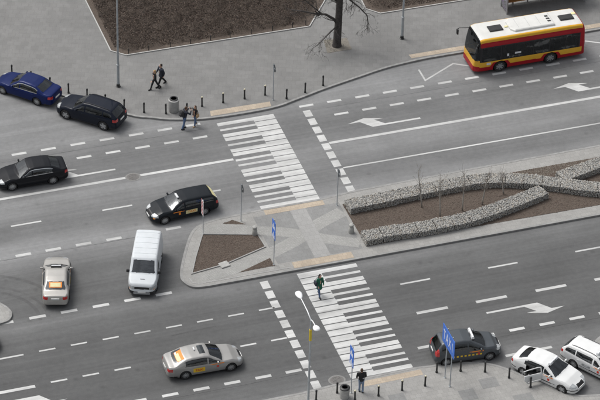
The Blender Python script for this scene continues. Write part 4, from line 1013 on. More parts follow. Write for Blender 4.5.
#=====PART4=====
# ------------------------------------------------------------------ gabion walls on the median
def gabion(label, path, width=1.12, h=.50, seg=1.25):
    pl = catmull(path, 8)
    # resample by arc length
    d = [0]
    for a, b in zip(pl, pl[1:]): d.append(d[-1]+math.hypot(b[0]-a[0], b[1]-a[1]))
    n = max(1, round(d[-1]/seg)); xs = [p[0] for p in pl]; ys = [p[1] for p in pl]
    root = thing('gabion_wall', label, 'gabion wall', (pl[0][0], pl[0][1], PZ+.014)); ox, oy, oz = pl[0][0], pl[0][1], 0
    for q in range(n):
        s0, s1 = d[-1]*q/n+.022, d[-1]*(q+1)/n-.022; hh = h+random.uniform(-.03, .03)
        ss = np.linspace(s0, s1, 4); px = np.interp(ss, d, xs); py = np.interp(ss, d, ys)
        cl = [(x-ox, y-oy) for x, y in zip(px, py)]; L_ = offset(cl, width/2-.05); R_ = offset(cl, -width/2+.05); mb = MB()
        mb.loft([[(l[0], l[1], .0), (l[0], l[1], hh-.05), (r[0], r[1], hh-.05), (r[0], r[1], .0)] for l, r in zip(L_, R_)])
        core = mb.build('gabion_basket', M['gabion_core'], root)
        P_ = []; S_ = []
        ln = s1-s0
        def at(s_, lat, z):
            x = np.interp(s_, d, xs); y = np.interp(s_, d, ys); x2 = np.interp(min(s_+.05, d[-1]), d, xs); y2 = np.interp(min(s_+.05, d[-1]), d, ys)
            x1 = np.interp(max(s_-.05, 0), d, xs); y1 = np.interp(max(s_-.05, 0), d, ys); t = math.hypot(x2-x1, y2-y1); return (x-(y2-y1)/t*lat-ox, y+(x2-x1)/t*lat-oy, z)
        cell = .078
        for i in range(int(ln/cell)):
            for j in range(int(width/cell)):
                P_.append(at(s0+(i+.5+random.uniform(-.4, .4))*ln/int(ln/cell), (-.5+(j+.5+random.uniform(-.4, .4))/int(width/cell))*width*.97, hh-.045+random.uniform(-.022, .02))); S_.append(random.uniform(.038, .068))
            for sgn in (1, -1):
                for z in np.arange(.045, hh-.06, cell):
                    P_.append(at(s0+(i+.5+random.uniform(-.4, .4))*ln/int(ln/cell), sgn*(width/2-.05+random.uniform(-.02, .01)), z+random.uniform(-.02, .02))); S_.append(random.uniform(.038, .062))
        if q in (0, n-1):
            for j in range(int(width/cell)):
                for z in np.arange(.045, hh-.06, cell): P_.append(at(s0+.03 if q == 0 else s1-.03, (-.5+(j+.5)/int(width/cell))*width, z)); S_.append(random.uniform(.05, .075))
        rocks('stones', P_, S_, M['gabion'], core)['kind'] = 'stuff'
    return root
gabion('long gabion wall of grey stones along the upper edge of the median bed', [(2.55, -2.05), (5.18, -1.95), (7.8, -1.80), (11.17, -1.78), (13.46, -2.2), (16.14, -3.37), (19.05, -4.9), (22.5, -5.6)])
gabion('gabion wall of grey stones along the lower edge of the median bed', [(2.45, -5.50), (4.56, -5.52), (6.9, -5.62), (9.67, -5.5), (11.96, -5.05), (14.0, -4.5), (15.45, -4.05)])
gabion('short gabion wall branching off beyond the crossing of the two stone walls', [(17.0, -3.05), (18.4, -2.75), (20.13, -2.32), (22.6, -1.9)])

# ------------------------------------------------------------------ street furniture
def bollard(x, y, label, group):
    root = thing('bollard', label, 'bollard', (x, y, PZ), random.uniform(0, 3), group)
    root.rotation_euler = (random.gauss(0, .012), random.gauss(0, .012), random.uniform(0, 3)); return root
proto = None
def make_bollard(x, y, label, group, cap_m):
    global proto
    if proto is None:
        a = MB(); a.lathe([(.075, -.01), (.075, .10), (.055, .12), (.055, .66), (.066, .68), (.066, .74), (.058, .76)], 14)
        b = MB(); b.lathe([(.062, .76), (.058, .80), (.035, .825), (.001, .83)], 14)
        oa = smooth_angle(a.build('post', M['black_metal'])); ob = smooth_angle(b.build('cap', M['pale_cap'])); oc = smooth_angle(b.build('cap', M['black_metal']))
        proto = (oa.data, ob.data, oc.data)
        for o in (oa, ob, oc): bpy.data.objects.remove(o, do_unlink=True)
    r = bollard(x, y, label, group)
    for nm, me in (('post', proto[0]), ('cap', proto[1] if cap_m else proto[2])):
        o = bpy.data.objects.new(nm, me); COL.objects.link(o); o.parent = r
ORD = ('first', 'second', 'third', 'fourth', 'fifth', 'sixth', 'seventh', 'eighth', 'ninth', 'tenth')
FAR, NEAR = 'bollards along the plaza kerb', 'bollards along the near pavement'
for x, y, pale, lb in ((-14.58, 19.04, 0, 'black bollard behind the bonnet of the blue parked sedan'), (-13.52, 17.92, 0, 'black bollard behind the roof of the blue parked sedan'), (-12.45, 16.86, 0, 'black bollard behind the boot of the blue parked sedan'),
        (-11.42, 15.82, 0, 'black bollard behind the bonnet of the black parked estate'), (-10.38, 14.84, 0, 'black bollard behind the windscreen of the black parked estate'), (-9.35, 13.86, 0, 'black bollard hidden behind the roof of the black parked estate'), (-8.3, 12.95, 0, 'black bollard at the tail of the black parked estate'),
        (-7.12, 12.18, 0, 'lone black bollard between the black estate and the concrete bin'), (-5.73, 11.63, 0, 'black bollard close beside the concrete bin, on its estate-car side'), (-4.35, 11.32, 0, 'black bollard right behind the person holding the camera'),
        (-3.15, 11.79, 1, 'pale-topped black bollard behind the far tactile strip, next to the woman in black top'), (-1.65, 11.81, 1, 'pale-topped black bollard behind the far tactile strip, second from the woman'), (-.11, 11.85, 1, 'pale-topped black bollard behind the far tactile strip, second from the grey-backed sign'), (1.36, 11.88, 1, 'pale-topped black bollard just behind the grey-backed sign on the plaza'),
        (2.64, 11.06, 0, 'black bollard on the curving kerb, first after the grey-backed plaza sign'), (4.08, 11.41, 0, 'black bollard on the curving kerb, second after the grey-backed plaza sign'), (5.53, 11.87, 0, 'black bollard on the curving kerb, last before the bare tree')):
    make_bollard(x, y, lb, FAR, bool(pale))
for x, y, pale, lb in ((-5.35, -19.49, 0, 'black bollard on near pavement close to the yellow-banded lamp post'), (-3.92, -19.19, 0, 'black bollard between the iron cover and the black-topped bin'), (-3.11, -20.15, 1, 'pale-topped black bollard in front of the standing man and blue sign'),
        (-1.62, -20.16, 1, 'pale-topped black bollard, first past the standing man along the near tactile strip'), (-.09, -20.08, 1, 'pale-topped black bollard, second past the standing man along the near tactile strip'), (1.38, -20.08, 1, 'pale-topped black bollard between the near tactile strip and the blue board'),
        (2.49, -19.09, 0, 'black bollard at the tail of the dark grey taxi'), (3.93, -19.39, 0, 'black bollard beside the doors of the dark grey taxi'), (5.33, -19.88, 0, 'black bollard beside the front wheel of the dark grey taxi'),
        (6.53, -20.82, 0, 'black bollard at the rear wheel of the open-door white taxi'), (7.46, -22.02, 0, 'black bollard in front of the open door of the white taxi')):
    make_bollard(x, y, lb, NEAR, bool(pale))

# low posts along the hedge bed
hp = MB(); hp.lathe([(.03, -.01), (.03, .40), (.02, .42), (.001, .42)], 8); hpo = hp.build('hedge_post', M['black_metal'])
for i, x in enumerate((-6.22, -4.77, -3.22, -1.74, -.28, 1.14, 2.69, 4.26, 5.73, 6.72)):
    o = hpo if i == 0 else hpo.copy()
    if i: COL.objects.link(o)
    o.location = (x, 19.28 if x < 6.5 else 19.3, PZ+.02); tag(o, 'low dark post along the large hedge bed, %s from the corner by the lamp post' % ORD[i], 'post', 'posts along the hedge bed')

def lamp_post(loc, label, band_m=None, far=2.2, near=.95, H=9.0):
    r = thing('street_lamp', label, 'street lamp', loc)
    a = MB(); a.lathe([(.17, -.01), (.17, .03), (.12, .05), (.12, .22), (.105, .25)], 16); smooth_angle(a.build('base', M['black_metal'], r))
    z1 = 1.75 if band_m is None else 1.6
    a = MB(); a.lathe([(.10, .22), (.095, z1), (.105, z1+.01), (.105, z1+.08), (.075, z1+.1), (.05, H-.1), (.045, H)], 14); smooth_angle(a.build('pole', M['galv'], r))
    if band_m:
        a = MB(); a.lathe([(.085, H-1.55), (.082, H-.75)], 14); smooth_angle(a.build('painted_band', band_m, r))
    for nm, yy in (('far', far), ('near', -near)):
        a = MB(); s_ = 1 if yy > 0 else -1
        a.tube([(0, 0, H-.05), (0, yy*.3, H+.10), (0, yy*.75, H+.13), (0, yy-.1*s_, H+.10)], [.035, .032, .028, .026], 8); a.build('arm', M['lamp_white'], r, True)
        h = MB(); rings = []
        L_ = .72 if yy > 0 else .56
        for t in np.linspace(-1, 1, 11):
            q = math.sqrt(max(0, 1-t*t)); wd = .20*q*(1+.25*t)+.004; rings.append([(math.cos(a_)*wd, yy+s_*t*L_/2, H+.11+math.sin(a_)*wd*.48*(1 if math.sin(a_) > 0 else .7)) for a_ in np.linspace(0, 2*math.pi, 14, endpoint=False)])
        h.loft(rings if s_ > 0 else [g_[::-1] for g_ in rings]); h.build('lamp_head', M['lamp_white'], r, True)
    return r
lamp_post((-7.97, 15.63, PZ), 'tall grey lamp post standing on the plaza before the large hedge bed')
lamp_post((12.68, 15.83, PZ), 'tall grey lamp post standing between bare tree and bus shelter')
lp = lamp_post((-6.93, -22.57, PZ), 'tall lamp post with yellow band and two white lamp heads over the near carriageway', M['yellow_band'])

def sign_post(x, y, label, H, plates, cat='sign', pr=.03, name='road_sign', poles=((0, 0),), rz=0.0):
    """plates: (z0, z1, half width along y, front material, marks(list of boxes y0,y1,z0,z1,material), faces -x)"""
    r = thing(name, label, cat, (x, y, PZ), rz)
    for px, py in poles:
        a = MB(); a.lathe([(.06, -.01), (.06, .03), (pr, .04), (pr, H)], 10, (px, py, 0)); smooth_angle(a.build('pole', M['galv'], r))
    for z0, z1, hw, fm, marks in plates:
        yc = sum(p[1] for p in poles)/len(poles)
        a = MB(); a.rbox((-pr-.02, yc, (z0+z1)/2), (.03, 2*hw, z1-z0), .014); pl = a.build('sign_plate', fm, r)
        for y0, y1, q0, q1, mm_ in marks:
            b = MB(); b.box((-pr-.038, yc+(y0+y1)/2, (q0+q1)/2), (.006, abs(y1-y0), q1-q0)); b.build('sign_marking', mm_, pl)
        b = MB(); b.box((-pr-.002, yc, (z0+z1)/2), (.008, 2*hw-.05, z1-z0-.05)); b.build('sign_back', M['grey_metal'], pl)
    return r
W_ = M['sign_white']
crossing_marks = lambda z: [(-.22, .22, z+.06, z+.14, W_), (-.05, .05, z+.20, z+.50, W_), (-.2, -.08, z+.16, z+.3, W_), (.08, .2, z+.16, z+.3, W_)]
sign_post(-3.78, -6.22, 'narrow blue and white crossing sign on a pole on the median refuge', 3.62, [(2.85, 3.52, .33, M['sign_blue'], crossing_marks(2.85)), (2.15, 2.82, .33, M['sign_blue'], crossing_marks(2.15))])
sign_post(-3.11, -19.43, 'narrow blue and white crossing sign on near pavement beside standing man', 3.6, [(2.85, 3.52, .33, M['sign_blue'], crossing_marks(2.85)), (2.15, 2.82, .33, M['sign_blue'], crossing_marks(2.15))])
red = M['sign_red']
r = sign_post(-7.15, -1.87, 'red and white striped hazard plate on a pole at the median tip', 2.72, [(1.55, 2.70, .22, W_, [])])
pl = [c for c in r.children if c.name.startswith('sign_plate')][0]
for k_ in range(4):
    a = MB(); z = 1.62+k_*.28; a.add([(-.066, -.2, z), (-.066, .2, z+.16), (-.066, .2, z+.30), (-.066, -.2, z+.14)], [(0, 1, 2, 3), (3, 2, 1, 0)][0:1]); a.build('red_stripe', red, pl)
for x, y, H, lb in ((-4.41, -1.24, 2.95, 'grey-backed sign on a pole in the small soil patch of the median'), (2.07, -1.39, 2.95, 'grey-backed sign on a pole beside the end of the gabion wall'), (1.71, 11.17, 2.95, 'grey-backed sign on a thin pole on the plaza among bollards')):
    r = thing('road_sign', lb, 'sign', (x, y, PZ)); a = MB(); a.lathe([(.055, -.01), (.055, .03), (.032, .04), (.032, H)], 10); smooth_angle(a.build('pole', M['galv'], r))
    a = MB(); a.lathe([(.30, -.012), (.30, .012)], 20, (.05, 0, H-.32), Matrix.Rotation(R(90), 4, 'Y')); pl = a.build('sign_plate', M['sign_back'], r)
    a = MB(); a.box((.03, 0, H-.32), (.02, .4, .05)); a.build('bracket', M['galv'], pl)
# big blue taxi-rank board on two poles
r = thing('taxi_rank_sign', 'large blue board with white letters on two poles by the dark grey taxi', 'sign', (2.80, -20.13, PZ))
for yy in (-.44, .43):
    a = MB(); a.lathe([(.07, -.01), (.07, .03), (.036, .04), (.036, 3.85)], 10, (0, yy, 0)); smooth_angle(a.build('pole', M['galv'], r))
a = MB(); a.rbox((-.07, .05, 3.18), (.04, 2.0, 1.32), .016); pl = a.build('sign_plate', M['sign_blue'], r)
a = MB(); a.box((-.042, .05, 3.18), (.012, 1.9, 1.22)); a.build('sign_back', M['grey_metal'], pl)
for k_, ch in enumerate('TAXI'):
    o = lettering(ch, .86, W_, pl, (-.093, .05+.66-.45*k_, 3.15), (R(90), 0, R(-90)))
    o.scale = (.62, 1.15, 1)

# bins and stones
r = thing('litter_bin', 'round grey concrete litter bin on the plaza edge among bollards', 'litter bin', (-5.14, 11.79, PZ))
a = MB(); a.lathe([(.30, -.01), (.33, .05), (.36, .85), (.37, .95), (.30, 1.0)], 20); smooth_angle(a.build('drum', M['concrete'], r))
a = MB(); a.lathe([(.29, 1.0), (.29, 1.05), (.20, 1.06), (.19, .9), (.001, .9)], 20); smooth_angle(a.build('rim', M['black_metal'], r))
r = thing('litter_bin', 'grey litter bin with black top on near pavement beside bollard', 'litter bin', (-3.62, -19.70, PZ))
a = MB(); a.lathe([(.27, -.01), (.28, .05), (.30, .72)], 20); smooth_angle(a.build('drum', M['concrete'], r))
a = MB(); a.lathe([(.31, .72), (.31, .78), (.26, .82), (.18, .82), (.17, .7), (.001, .7)], 20); smooth_angle(a.build('rim', M['black_metal'], r))
for x, y, lb in ((-4.0, -2.85, 'short pale concrete post at the corner of the nose soil bed'), (2.02, -4.38, 'short pale concrete post on the refuge beside the gabion bed')):
    r = thing('concrete_post', lb, 'post', (x, y, PZ))
    a = MB(); a.lathe([(.18, -.01), (.19, .05), (.17, .40), (.13, .47)], 16); smooth_angle(a.build('shaft', M['pale_concrete'], r))
    a = MB(); a.lathe([(.12, .47), (.16, .53), (.14, .63), (.07, .68), (.001, .69)], 16); smooth_angle(a.build('top', M['pale_concrete'], r))
a = MB(); a.rbox((0, 0, .035), (.62, .55, .09), .02, R(12)); o = a.build('concrete_slab', M['pale_concrete']); o.location = (-6.79, -5.36, PZ+.01); tag(o, 'square pale concrete slab on the edge of the nose soil bed', 'slab')

# bus shelter beyond the bus
r = thing('bus_shelter', 'glass bus shelter with wooden bench rail and graffiti end panel behind the bus', 'bus shelter', (23.9, 17.25, PZ))
for x in (-3.0, -1.0, 1.0, 3.0):
    a = MB(); a.box((x, .55, 1.2), (.08, .08, 2.42)); a.build('post', M['grey_metal'], r)
for x in (-3.0, 3.0):
    a = MB(); a.box((x, -.55, 1.2), (.08, .08, 2.42)); a.build('post', M['grey_metal'], r)
for x in (-2, 0, 2):
    a = MB(); a.box((x, .55, 1.25), (1.88, .012, 1.9)); a.build('back_pane', M['sh_glass'] if 'sh_glass' in M else M['glass'], r)
a = MB(); a.box((0, .62, .22), (6.1, .06, .16)); a.build('bottom_rail', M['grey_metal'], r)
a = MB(); a.box((0, .30, .48), (5.2, .32, .05)); a.build('bench_seat', M['bench_wood'] if 'bench_wood' in M else M['orange'], r)
for x in (-2.2, 0, 2.2):
    a = MB(); a.box((x, .38, .24), (.06, .2, .46)); a.build('bench_leg', M['grey_metal'], r)
a = MB(); a.box((0, 0, 2.46), (6.4, 1.5, .08)); a.build('roof', M['grey_metal'], r)
for x in (-3.0, 3.0):
    a = MB(); a.box((x, 0, 1.15), (.03, 1.0, 2.0)); pn = a.build('end_panel', M['graffiti'] if x < 0 else M['sh_glass'], r)
#=====PART5=====
# ------------------------------------------------------------------ trees
def grow(mb, p, d, ln, r, depth, rnd, up=.08, n=6, kids=(3, 5), droop=0.0, rmin=.004):
    """one branch: a wandering tapered tube that sends out finer branches"""
    pts = [Vector(p)]; k = 5 if depth > 0 else 4; dd = Vector(d).normalized(); rad = [r]
    for i in range(k):
        dd = (dd+Vector((rnd.gauss(0, .16), rnd.gauss(0, .16), rnd.gauss(0, .12)+up-droop*i*.12))).normalized()
        pts.append(pts[-1]+dd*ln/k); rad.append(max(rmin, r*(1-.72*(i+1)/k)))
    mb.tube(pts, rad, n if r > .03 else 4)
    if depth > 0:
        for q in range(rnd.randint(*kids)):
            i = rnd.randint(1, k); t = pts[i]; base = (pts[i]-pts[i-1]).normalized()
            side = base.cross(Vector((rnd.gauss(0, 1), rnd.gauss(0, 1), rnd.gauss(0, 1)))).normalized()
            nd = (base*rnd.uniform(.5, .9)+side*rnd.uniform(.5, .95)).normalized()
            grow(mb, t, nd, ln*rnd.uniform(.42, .68), rad[i]*rnd.uniform(.5, .7), depth-1, rnd, up, n, kids, droop, rmin)

rt = random.Random(5)
tree = thing('tree', 'bare dark tree standing in its square pit on the plaza', 'tree', (8.0, 16.25, PZ))
tr = MB(); tr.tube([(0, 0, -.05), (0, 0, .12), (.01, .0, .5), (.06, 0, 2.0), (.10, 0, 4.0), (.2, .1, 6.2), (.1, .3, 8.2)], [.38, .31, .28, .255, .22, .16, .06], 12)
smooth_angle(tr.build('trunk', M['bark'], tree), 60)
cr = MB()
def limb(pts, r0, r1, ln, sub, depth=3, droop=.0, up=.05):
    n = len(pts); pts = [Vector(p) for p in pts]; rad = [r0+(r1-r0)*i/(n-1) for i in range(n)]
    cr.tube(pts, rad, 8)
    for q in range(sub):
        i = rt.randint(1, n-1); f = rt.random(); p = pts[i-1].lerp(pts[i], f); base = (pts[i]-pts[i-1]).normalized()
        side = base.cross(Vector((rt.gauss(0, 1), rt.gauss(0, 1), rt.gauss(0, 1)))).normalized()
        grow(cr, p, base*.6+side, ln*rt.uniform(.6, 1.2), rad[i]*.5, depth, rt, up, 5, (2, 4), droop)
    grow(cr, pts[-1], pts[-1]-pts[-2], ln, r1, depth, rt, up, 5, (3, 4), droop)
limb([(.05, 0, 1.75), (-.35, -.05, 2.35), (-.95, -.1, 2.85), (-1.7, -.05, 3.0), (-2.5, .2, 3.2)], .11, .055, 1.3, 10)
limb([(-1.2, -.08, 2.9), (-1.9, .1, 3.6), (-2.6, .3, 4.3)], .05, .03, 1.1, 8)
limb([(.04, -.05, 1.85), (-.5, -.5, 1.75), (-1.2, -1.0, 1.6), (-2.0, -1.5, 1.35)], .05, .025, .9, 11, 3, .5, -.02)
limb([(.10, -.02, 4.2), (.7, -.3, 3.9), (1.3, -.7, 3.4), (1.75, -1.1, 2.9), (1.8, -1.25, 2.3)], .075, .03, .9, 13, 3, .6, -.03)
limb([(.09, 0, 3.3), (-.4, .3, 4.1), (-.8, .5, 5.0)], .08, .05, 1.2, 9)
limb([(.15, .0, 4.6), (1.0, .4, 5.4), (2.0, .7, 6.2)], .10, .05, 1.4, 7)
limb([(.15, .05, 5.4), (-.8, .5, 6.4), (-1.5, .8, 7.4)], .09, .045, 1.3, 6)
limb([(.15, .1, 6.2), (.3, -.8, 7.0), (.5, -1.6, 7.8)], .07, .04, 1.2, 6)
limb([(.1, .2, 7.2), (.5, .9, 8.2), (.7, 1.2, 9.2)], .06, .03, 1.2, 6)
cr.build('crown', M['bark'], tree)
tp = [(7.36, 17.12), (8.95, 16.92), (8.83, 15.58), (7.12, 15.58)]
pit = sheet('tree_pit', tp, PZ+.008, M['verge_soil'], plaza)
strip3d(tp[::-1], -.04, .03, PZ-.02, PZ+.015, True).build('pit_edging', M['verge_soil'], pit)

for i, (x, y, h, lb) in enumerate(((7.32, -3.12, 3.7, 'slim bare sapling growing near the upper gabion wall'), (8.06, -4.50, 3.9, 'slim bare sapling with pale stem, second from the refuge in the stone-walled bed'),
        (9.7, -4.25, 3.8, 'slim bare sapling, third from the refuge in the stone-walled bed'), (11.17, -3.96, 2.9, 'short bushy bare sapling, fourth from the refuge in the bed'), (12.93, -3.3, 2.2, 'smallest bare sapling where the two stone walls close in'))):
    r_s = random.Random(40+i); t = thing('sapling', lb, 'sapling', (x, y, PZ+.012), 0, 'saplings in the stone-walled bed')
    a = MB(); q = [(0, 0, -.05)]; lean = (r_s.gauss(0, .04), r_s.gauss(0, .04))
    for k_ in range(1, 6): q.append((lean[0]*k_+r_s.gauss(0, .015), lean[1]*k_+r_s.gauss(0, .015), h*k_/5*.8))
    a.tube(q, [.05, .046, .04, .034, .024, .012], 7); a.build('trunk', M['sap_bark'], t, True)
    b = MB()
    for k_ in range(15 if i != 3 else 24):
        z = h*.8*r_s.uniform(.38, 1.0); f = z/(h*.8)*5; j = min(4, int(f)); p = Vector(q[j]).lerp(Vector(q[j+1]), f-j); a_ = r_s.uniform(0, 6.28)
        grow(b, p, (math.cos(a_)*.55, math.sin(a_)*.55, .8), h*.2*r_s.uniform(.6, 1.2), .012, 1, r_s, .10, 4, (2, 3), 0, .0045)
    b.build('crown', M['twig'], t)

# ------------------------------------------------------------------ people
def blob(name, segs, m, parent, voxel=.012, smooth=2):
    """tapered limbs and ellipsoids fused into one continuous surface"""
    bm = bmesh.new()
    for sg in segs:
        if sg[0] == 'e':
            _, c, rr = sg; g = bmesh.ops.create_uvsphere(bm, u_segments=16, v_segments=10, radius=1)
            bmesh.ops.scale(bm, vec=rr, verts=g['verts']); bmesh.ops.translate(bm, vec=c, verts=g['verts'])
        else:
            p, q, r0, r1 = Vector(sg[0]), Vector(sg[1]), sg[2], sg[3]; L_ = (q-p).length
            if L_ < 1e-5: continue
            sq = sg[4] if len(sg) > 4 else 1.0
            rot = (q-p).to_track_quat('Z', 'Y').to_matrix().to_4x4(); n = 12
            for c, r in ((p, r0), (q, r1)):
                g = bmesh.ops.create_icosphere(bm, subdivisions=2, radius=r)
                if sq != 1: bmesh.ops.scale(bm, vec=(sq, 1, 1), verts=g['verts'])
                bmesh.ops.translate(bm, vec=c, verts=g['verts'])
            g = bmesh.ops.create_cone(bm, cap_ends=True, segments=n, radius1=r0, radius2=r1, depth=L_)
            bmesh.ops.transform(bm, matrix=Matrix.Translation((p+q)/2) @ rot, verts=g['verts'])
            if sq != 1:
                c0 = (p+q)/2; bmesh.ops.translate(bm, vec=-c0, verts=g['verts']); bmesh.ops.scale(bm, vec=(sq, 1, 1), verts=g['verts']); bmesh.ops.translate(bm, vec=c0, verts=g['verts'])
    me = bpy.data.meshes.new(name); bm.to_mesh(me); bm.free(); o = mobj(name, me)
    rm = o.modifiers.new('fuse', 'REMESH'); rm.mode = 'VOXEL'; rm.voxel_size = voxel; rm.use_smooth_shade = True
    if smooth: sm = o.modifiers.new('soft', 'SMOOTH'); sm.factor = .5; sm.iterations = smooth
    dg = bpy.context.evaluated_depsgraph_get(); me2 = bpy.data.meshes.new_from_object(o.evaluated_get(dg)); bpy.data.objects.remove(o, do_unlink=True)
    me2.name = name; me2.materials.clear(); o = mobj(name, me2, m, parent, True); return o

def person(label, loc, head, H=1.75, lean=0, legs=((20, 5), (-18, 12)), arms=((-18, 20, 8), (18, 25, 8)), top=None, low=None, shoe=None, hair=None, skin=None, long_hair=False, coat=0.0, build=1.0, look=0, extra=None, female=False, headdown=0):
    """legs: (hip swing, knee bend) left, right; arms: (shoulder swing, elbow bend, spread)"""
    k = H/1.75; root = thing('person', label, 'person', loc, R(head)); V3 = Vector
    L1, L2 = .43*k, .41*k; hipw = .085*k; J = {}
    zp = max(L1*math.cos(R(a))+L2*math.cos(R(a-b)) for a, b in legs)+.075*k
    pel = V3((0, 0, zp+.02*k)); la = R(lean); up_ = V3((math.sin(la), 0, math.cos(la)))
    chest = pel+up_*.34*k; neck = pel+up_*.50*k; hd = neck+V3((math.sin(la*.6+R(headdown))*.17*k, 0, math.cos(la*.6+R(headdown))*.17*k))
    body, trous, jack, shoes = [], [], [], []
    sw = (.165 if female else .19)*k*build
    body += [(pel, chest, .115*k, .13*k), (chest, neck, .12*k, .07*k), (neck, hd, .05*k, .055*k)]
    jack += [(pel+V3((0, .04*k, -.03)), chest+V3((0, .05*k, 0)), .115*k*build, .125*k*build), (pel+V3((0, -.04*k, -.03)), chest+V3((0, -.05*k, 0)), .115*k*build, .125*k*build), (chest, neck+up_*-.02, .13*k*build, .085*k)]
    for i, (a, b) in enumerate(legs):
        s_ = 1 if i == 0 else -1; h = pel+V3((0, s_*hipw, -.03*k)); kn = h+V3((math.sin(R(a)), 0, -math.cos(R(a))))*L1; an = kn+V3((math.sin(R(a-b)), 0, -math.cos(R(a-b))))*L2
        body += [(h, kn, .075*k, .05*k), (kn, an, .048*k, .035*k)]
        trous += [(pel, h, .115*k*build, .10*k*build), (h, kn, .092*k*build, .068*k), (kn, an, .068*k, .055*k)]
        ft = R(max(-35, min(25, (a-b)*.55))); f0 = an+V3((-.03*k, 0, -.03*k)); f1 = an+V3((.16*k*math.cos(ft), 0, -.045*k+.16*k*math.sin(ft)))
        body += [(an, f1, .028*k, .018*k)]; shoes.append([(f0, f1, .056*k, .046*k), (an+V3((0, 0, -.01*k)), f0+V3((.03*k, 0, 0)), .05*k, .052*k)])
    for i, (a, b, sp) in enumerate(arms):
        s_ = 1 if i == 0 else -1; sh = neck+V3((0, s_*sw, -.055*k)); A = R(a)+la*.5
        el = sh+V3((math.sin(A), s_*math.sin(R(sp)), -math.cos(A))).normalized()*.28*k
        fd = V3((math.sin(A+R(b)), -s_*math.sin(R(min(b, 70)*.35)), -math.cos(A+R(b)))).normalized(); wr = el+fd*.24*k
        body += [(neck+V3((0, s_*.06*k, -.05*k)), sh, .06*k, .055*k), (sh, el, .045*k, .038*k), (el, wr, .036*k, .026*k)]
        jack += [(neck+V3((0, s_*.05*k, -.06*k)), sh, .085*k*build, .075*k*build), (sh, el, .068*k*build, .056*k), (el, wr-fd*.02, .054*k, .044*k)]
        # hand: palm, four fingers and a thumb leaving the side of the palm
        pm = wr+fd*.075*k; lat = V3((0, 1, 0)); nrm = fd.cross(lat).normalized(); lat = nrm.cross(fd).normalized()
        body += [(wr, pm, .026*k, .032*k)]
        for f_, (o_, ln_) in enumerate(((-.026, .062), (-.009, .072), (.009, .068), (.026, .054))):
            b0 = pm+lat*o_*k+fd*.012*k; m1 = b0+(fd*.85+nrm*.35).normalized()*ln_*.55*k; m2 = m1+(fd*.5+nrm*.8).normalized()*ln_*.5*k
            body += [(b0, m1, .0095*k, .0088*k), (m1, m2, .0088*k, .0075*k)]
        t0 = wr+fd*.03*k-lat*s_*.028*k; t1 = t0+(fd*.6-lat*s_*.6+nrm*.3).normalized()*.04*k; body += [(t0, t1, .012*k, .010*k), (t1, t1+(fd*.9+nrm*.4).normalized()*.032*k, .010*k, .009*k)]
        J['wrist%d' % i] = wr; J['hand%d' % i] = pm
    yaw_ = R(look); fw = V3((math.cos(yaw_), math.sin(yaw_), 0)); sd2 = V3((-math.sin(yaw_), math.cos(yaw_), 0))
    body += [('e', hd+V3((0, 0, .02*k)), (.098*k, .078*k, .115*k)), ('e', hd+fw*.035*k+V3((0, 0, -.055*k)), (.06*k, .055*k, .06*k)), (hd+fw*.088*k+V3((0, 0, .015*k)), hd+fw*.112*k+V3((0, 0, -.02*k)), .012*k, .016*k)]
    for s_ in (1, -1): body.append(('e', hd+sd2*s_*.08*k, (.02*k, .012*k, .03*k)))
    if coat:
        for a_ in np.linspace(0, 2*math.pi, 10, endpoint=False):
            jack.append((pel+V3((.05*math.cos(a_), .07*math.sin(a_), .05))*1, pel+V3((.10*k*math.cos(a_), .12*k*math.sin(a_), -coat*k)), .09*k, .075*k))
    blob('body', body, skin, root, .0095*k, 1)
    blob('trousers', trous, low, root, .015, 2); blob('jacket', jack, top, root, .015, 2)
    for s_ in shoes: blob('shoe', s_, shoe, root, .012, 1)
    hs_ = [('e', hd-fw*.018*k+V3((0, 0, .045*k)), (.102*k, .088*k, .10*k)), ('e', hd-fw*.045*k+V3((0, 0, .0)), (.065*k, .08*k, .085*k))]
    if long_hair: hs_ += [(hd-fw*.055*k+V3((0, .03*k, 0)), hd-fw*.085*k+V3((0, .03*k, -.24*k)), .06*k, .04*k), (hd-fw*.055*k+V3((0, -.03*k, 0)), hd-fw*.085*k+V3((0, -.03*k, -.24*k)), .06*k, .04*k)]
    blob('hair', hs_, hair, root, .013, 1)
    for s_ in (1, -1):
        e = MB(); c = hd+fw*.092*k+sd2*s_*.032*k+V3((0, 0, .018*k)); e.lathe([(.001, -.010*k), (.010*k, 0), (.001, .010*k)], 8, c); e.build('eye', M['trim'], root)
    mo = MB(); mo.box(hd+fw*.094*k+V3((0, 0, -.062*k)), (.012, .04*k, .010), yaw_); mo.build('mouth', M['lips'], root)
    J.update(pel=pel, chest=chest, neck=neck, head=hd, root=root, k=k, fw=fw); return J

def world_pt(root, p):
    return Matrix.Translation(root.location) @ Matrix.Rotation(root.rotation_euler.z, 4, 'Z') @ Vector(p)

cl = lambda n, c, r=.85: mat('cloth_'+n, c, r, var=.15, scale=14)
SK = mat('skin', (.52, .33, .25), .6, var=.06); SK2 = mat('skin_warm', (.46, .28, .20), .6, var=.06)
M['lips'] = mat('lips', (.36, .14, .12), .5)
navy, black, jeans, dgreen = cl('navy', (.022, .026, .040)), cl('black', (.014, .014, .016)), cl('jeans', (.085, .135, .24)), cl('green', (.012, .105, .062))
pale_jeans, brown, tan, charcoal = cl('pale_jeans', (.20, .26, .36)), cl('brown', (.22, .12, .05)), cl('tan', (.42, .29, .17)), cl('charcoal', (.03, .031, .034))
hair_dark, hair_fair, hair_brown = cl('hair_dark', (.018, .013, .011)), cl('hair_fair', (.36, .24, .11)), cl('hair_brown', (.075, .045, .028))
shirt = cl('shirt', (.62, .64, .68))
